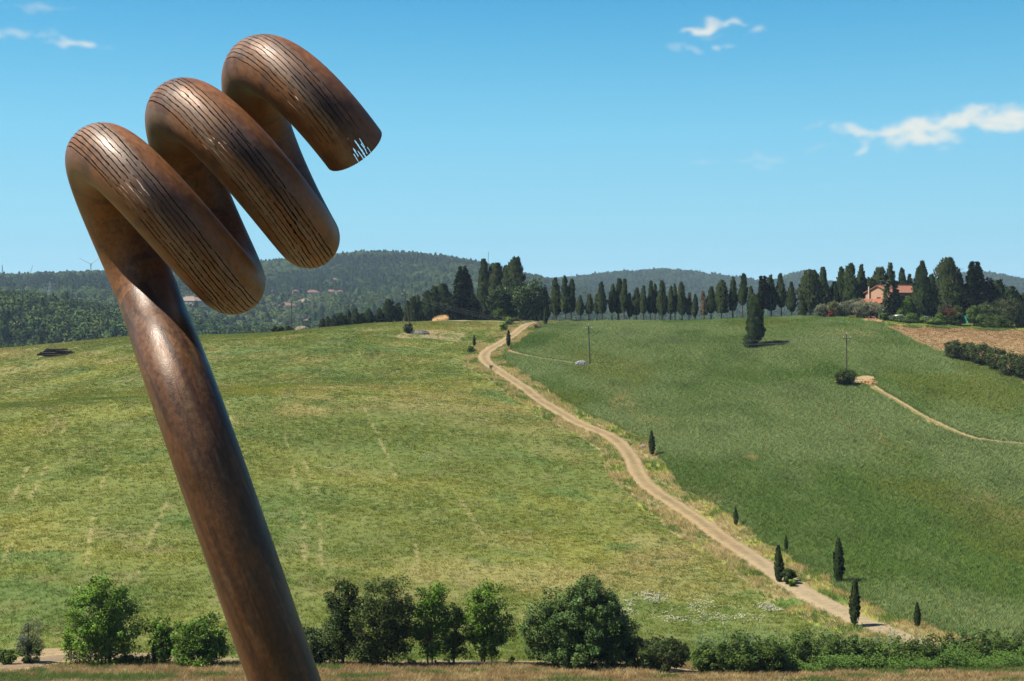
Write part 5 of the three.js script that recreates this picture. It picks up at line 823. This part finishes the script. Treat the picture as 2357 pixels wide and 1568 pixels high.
// ---- the dark beam lying under the bright green trees
{
  const p = spot(1068, 1535, 86, 120), W = 130 / F * -p.z, t = thing('beam', 'long dark timber beam lying on blocks under the bright green trees', 'timber beam'); t.position.copy(p); t.position.z += 0.7; t.position.y = H(t.position.x, t.position.z);
  const m = std(0.012, 0.011, 0.011, { roughness: 0.7 }); part('timber', boxGeo(W, 0.22, 0.24, 0, 0.28, 0).rotateZ(-0.004), m, t); for (const s of [-0.42, 0, 0.42]) part('block', boxGeo(0.3, 0.24, 0.34, s * W, 0.05, 0), m, t); part('end_piece', boxGeo(0.16, 0.44, 0.2, -W / 2 + 0.03, 0.33, 0.0), m, t);
}
// ---- wind turbines, masts and the pylon on the far hill
{
  const whiteM = std(0.5, 0.52, 0.54, { roughness: 0.5 }), redM = std(0.5, 0.12, 0.1, { roughness: 0.5 });
  const turbine = (px, hub, d, r0, label, ang) => {
    const p = stand(px, d), t = thing('wind_turbine', label, 'wind turbine', 'wind turbines behind the far hill'), h = EYE - (hub - CY) / F * d - p.y, R = r0 / F * d; t.position.copy(p);
    part('tower', new MB().bar([[0, 0, 0, 1.8], [0, h, 0, 1.1]], 12).geo(), whiteM, t); part('nacelle', new THREE.CapsuleGeometry(1.7, 5, 4, 10).rotateX(Math.PI / 2).translate(0, h + 0.6, 0), whiteM, t);
    for (let k = 0; k < 3; k++) { const a = ang + k * 2.0944, c = Math.cos(a), s = Math.sin(a), b = part('blade', new MB().bar([[0, h + 0.6, 3.6, 0.6], [c * R * 0.2, h + 0.6 + s * R * 0.2, 3.6, 0.9], [c * R * 0.72, h + 0.6 + s * R * 0.72, 3.6, 0.6]], 6).geo(), whiteM, t); part('blade_tip', new MB().bar([[c * R * 0.72, h + 0.6 + s * R * 0.72, 3.6, 0.6], [c * R, h + 0.6 + s * R, 3.6, 0.3]], 6).geo(), redM, b); }
  };
  turbine(209, 608, 2900, 30, 'white wind turbine with raised blades above the hill left of the pole', 0.58); turbine(70, 630, 2900, 20, 'wind turbine far left showing only one blade above the hill', 1.22);
  const lattice = (px, top, d, w, label, name, cat) => {
    const p = stand(px, d), t = thing(name, label, cat), h = EYE - (top - CY) / F * d - p.y, m = new MB(), legs = [[-1, -1], [1, -1], [1, 1], [-1, 1]], wd = (y) => w * (1 - 0.85 * Math.min(1, y / h * 1.15)), th = name === 'pylon' ? 0.16 : 0.2; t.position.copy(p);
    for (const [a, b] of legs) m.bar([[a * w, 0, b * w, th], [a * wd(h * 0.7), h * 0.7, b * wd(h * 0.7), th], [a * 0.3, h, b * 0.3, th * 0.7]], 4);
    for (let k = 0; k < 9; k++) { const y0 = h * k / 9, y1 = h * (k + 1) / 9, w0 = wd(y0), w1 = wd(y1); for (let s = 0; s < 4; s++) { const [a, b] = legs[s], [c, e] = legs[(s + 1) % 4]; m.bar([[a * w0, y0, b * w0, th * 0.6], [c * w1, y1, e * w1, th * 0.6]], 3); } }
    part('lattice', m.geo(), std(0.45, 0.47, 0.48, { metalness: 0.3, roughness: 0.6 }), t);
    if (name === 'pylon') for (const y of [0.72, 0.82, 0.92]) part('crossarm', boxGeo(w * 2.6, 0.35, 0.35, 0, h * y, 0), std(0.45, 0.47, 0.48), t);
    return t;
  };
  lattice(115, 648, 1010, 3.4, 'pale lattice pylon on the wooded slope at the left', 'pylon', 'pylon');
  lattice(5, 610, 1990, 1.6, 'thin mast on the far hill at the left edge', 'radio_mast', 'mast'); lattice(1124, 580, 2160, 1.0, 'thin mast on the far hill above the knoll trees', 'radio_mast', 'mast');
}

// ------------------------------------------------------------------ grass, crop and stubble
{
  const r = rng(4242), blades = (n, h, spread, w, bend, up) => { const m = new MB(), q = rng(n * 31 + Math.round(h * 100)); for (let i = 0; i < n; i++) { const a = q() * 6.28, e = Math.sqrt(q()) * spread, b = q() * 6.28, l = h * (0.6 + 0.6 * q()), dx = Math.cos(b) * bend * (0.4 + q()), dz = Math.sin(b) * bend * (0.4 + q()); m.leaf(Math.cos(a) * e, -0.04, Math.sin(a) * e, dx, 1, dz, Math.cos(b + 1.57) * (1 - up), up, Math.sin(b + 1.57) * (1 - up), l, w * (0.7 + 0.6 * q()), tint([1, 1, 1], q, 0.2)); } return m.geo(); };
  const grassMat = new THREE.MeshPhysicalMaterial({ vertexColors: true, roughness: 0.85, specularIntensity: 0.2, transmission: 0.3, thickness: 0, side: THREE.DoubleSide });
  const kinds = {
    meadow: { geo: blades(10, 0.2, 0.34, 0.05, 0.8, 0.62), list: [], name: 'meadow_grass', label: 'short patchy grass of the meadow left of the road' },
    crop: { geo: blades(12, 0.48, 0.3, 0.055, 0.5, 0.6), list: [], name: 'green_crop', label: 'dense green cereal crop right of the road' },
    verge: { geo: blades(9, 0.5, 0.22, 0.035, 0.5, 0.45), list: [], name: 'verge_grass', label: 'tall dry grass and weeds along both sides of the road' },
    dry: { geo: blades(12, 0.34, 0.26, 0.022, 0.5, 0.5), list: [], name: 'dry_grass', label: 'dry brown grass in the immediate foreground' },
    stubble: { geo: blades(9, 0.2, 0.3, 0.035, 0.35, 0.5), list: [], name: 'stubble', label: 'short brown stubble on the field at the right' },
  };
  const seedAt = (x, z, zone) => {
    const k = kinds[zone]; let c; if (inside(dirtZone, x, z)) return;
    if (zone === 'meadow') { if (worn(x, z) > 0.3) return; c = meadowColor(x, z); const g = fbm(x / 2.2 + 60, z / 2.2, 2); if (g > 0.62) c = mix3(c, [0.07, 0.125, 0.02], 0.6); if (inside(soilZone, x, z) && r() < 0.7) return; if (near(laneLine, x, z)[0] < 2) return; }
    else if (zone === 'crop') c = cropColor(x, z).map((v) => v * 1.15);
    else if (zone === 'verge') { const g = fbm(x / 2.6 + 5, z / 2.6, 3); c = mix3([0.38, 0.31, 0.13], [0.115, 0.18, 0.028], smooth(0.46, 0.6, g)); }
    else if (zone === 'dry') { const g = fbm(x / 3.5 + 5, z / 2.6, 3); if (near(laneLine, x, z)[0] < 1.9) return; c = mix3(mix3([0.29, 0.20, 0.088], [0.44, 0.33, 0.155], smooth(0.4, 0.7, fbm(x / 1.2, z / 1.2, 3))), [0.11, 0.16, 0.034], smooth(0.50, 0.62, g)); }
    else c = mix3([0.24, 0.135, 0.055], [0.30, 0.19, 0.09], fbm(x / 8, z / 3, 3));
    const s = zone === 'crop' ? 0.8 + 0.4 * fbm(x / 5, z / 5, 2) + 0.3 * r() : zone === 'verge' ? 0.4 + 1.3 * fbm(x / 3, z / 3, 3) * r() + 0.2 : 0.6 + 0.8 * r();
    k.list.push(x, z, s, r() * 6.28, ...tint(c, r, 0.16));
  };
  for (let i = 0; i < 620000; i++) {
    const d = Math.sqrt(lerp(100 * 100, 352 * 352, r())), px = -40 + r() * 2450, x = bearing(px, d), z = -d, p = r();
    if (p > 0.72 && px < 1100) continue;
    const zone = zoneOf(x, z);
    if (zone === 'meadow' ? p < 0.3 + 0.4 * smooth(0.3, 0.7, fbm(x / 6, z / 6, 3)) : zone === 'crop' ? p < 0.98 : zone === 'verge' ? p < 0.75 : zone === 'stubble' ? p < 0.6 : false) seedAt(x, z, zone);
    else if (zone === 'yard' && p < 0.3) seedAt(x, z, px > 1930 ? 'meadow' : 'verge');
  }
  for (let i = 0; i < 36000; i++) { const d = lerp(82, 108, r()), px = -60 + r() * 2480, x = bearing(px, d), z = -d; if (zoneOf(x, z) === 'dry') seedAt(x, z, 'dry'); }
  const M4 = new THREE.Matrix4(), Q = new THREE.Quaternion(), UPV = new THREE.Vector3(0, 1, 0), col = new THREE.Color();
  for (const k of Object.values(kinds)) {
    const n = k.list.length / 7, im = new THREE.InstancedMesh(k.geo, grassMat, n); im.name = k.name; im.userData.kind = 'stuff'; im.userData.label = k.label; im.castShadow = im.receiveShadow = true;
    for (let i = 0; i < n; i++) { const [x, z, s, a, cr, cg, cb] = k.list.slice(i * 7, i * 7 + 7); Q.setFromAxisAngle(UPV, a); M4.compose(new THREE.Vector3(x, H(x, z), z), Q, new THREE.Vector3(s, s, s)); im.setMatrixAt(i, M4); im.setColorAt(i, col.setRGB(cr, cg, cb)); }
    scene.add(im); console.log(k.name, n);
  }
  const fl = new MB(), white = []; for (let i = 0; i < 6; i++) fl.leaf(Math.cos(i * 1.05) * 0.02, 0.2, Math.sin(i * 1.05) * 0.02, Math.cos(i * 1.05), 0.15, Math.sin(i * 1.05), 0, 1, 0, 0.09, 0.08, [1, 1, 1]);
  flowerSpots.forEach(([x, z, wx, wz], q) => { for (let i = 0; i < (q < 6 ? 300 : 70); i++) { const gx = (r() + r() + r() - 1.5) / 1.5, gz = (r() + r() + r() - 1.5) / 1.5, X = x + gx * wx, Z = z + gz * wz; if (fbm(X / 1.6, Z / 1.6, 2) < 0.42 || zoneOf(X, Z) !== 'meadow') continue; white.push([X, Z, 0.4 + r() * 0.5]); } });
  const im = new THREE.InstancedMesh(fl.geo(), new THREE.MeshStandardMaterial({ vertexColors: true, roughness: 0.8, side: THREE.DoubleSide }), white.length); im.name = 'white_flowers'; im.userData.kind = 'stuff'; im.userData.label = 'white wild flowers scattered in patches over the meadow';
  white.forEach(([x, z, s], i) => { M4.compose(new THREE.Vector3(x, H(x, z), z), Q.setFromAxisAngle(UPV, i), new THREE.Vector3(s, s, s)); im.setMatrixAt(i, M4); im.setColorAt(i, col.setRGB(0.5, 0.47, 0.40)); });
  scene.add(im);
}

// real-world base colours: everything above was mixed for a lower exposure
const ALBEDO = 0.72, toned = new Set();
scene.traverse((o) => { if (o.isMesh && !toned.has(o.material)) { toned.add(o.material); o.material.color.multiplyScalar(ALBEDO); } });

renderer.render(scene, camera);
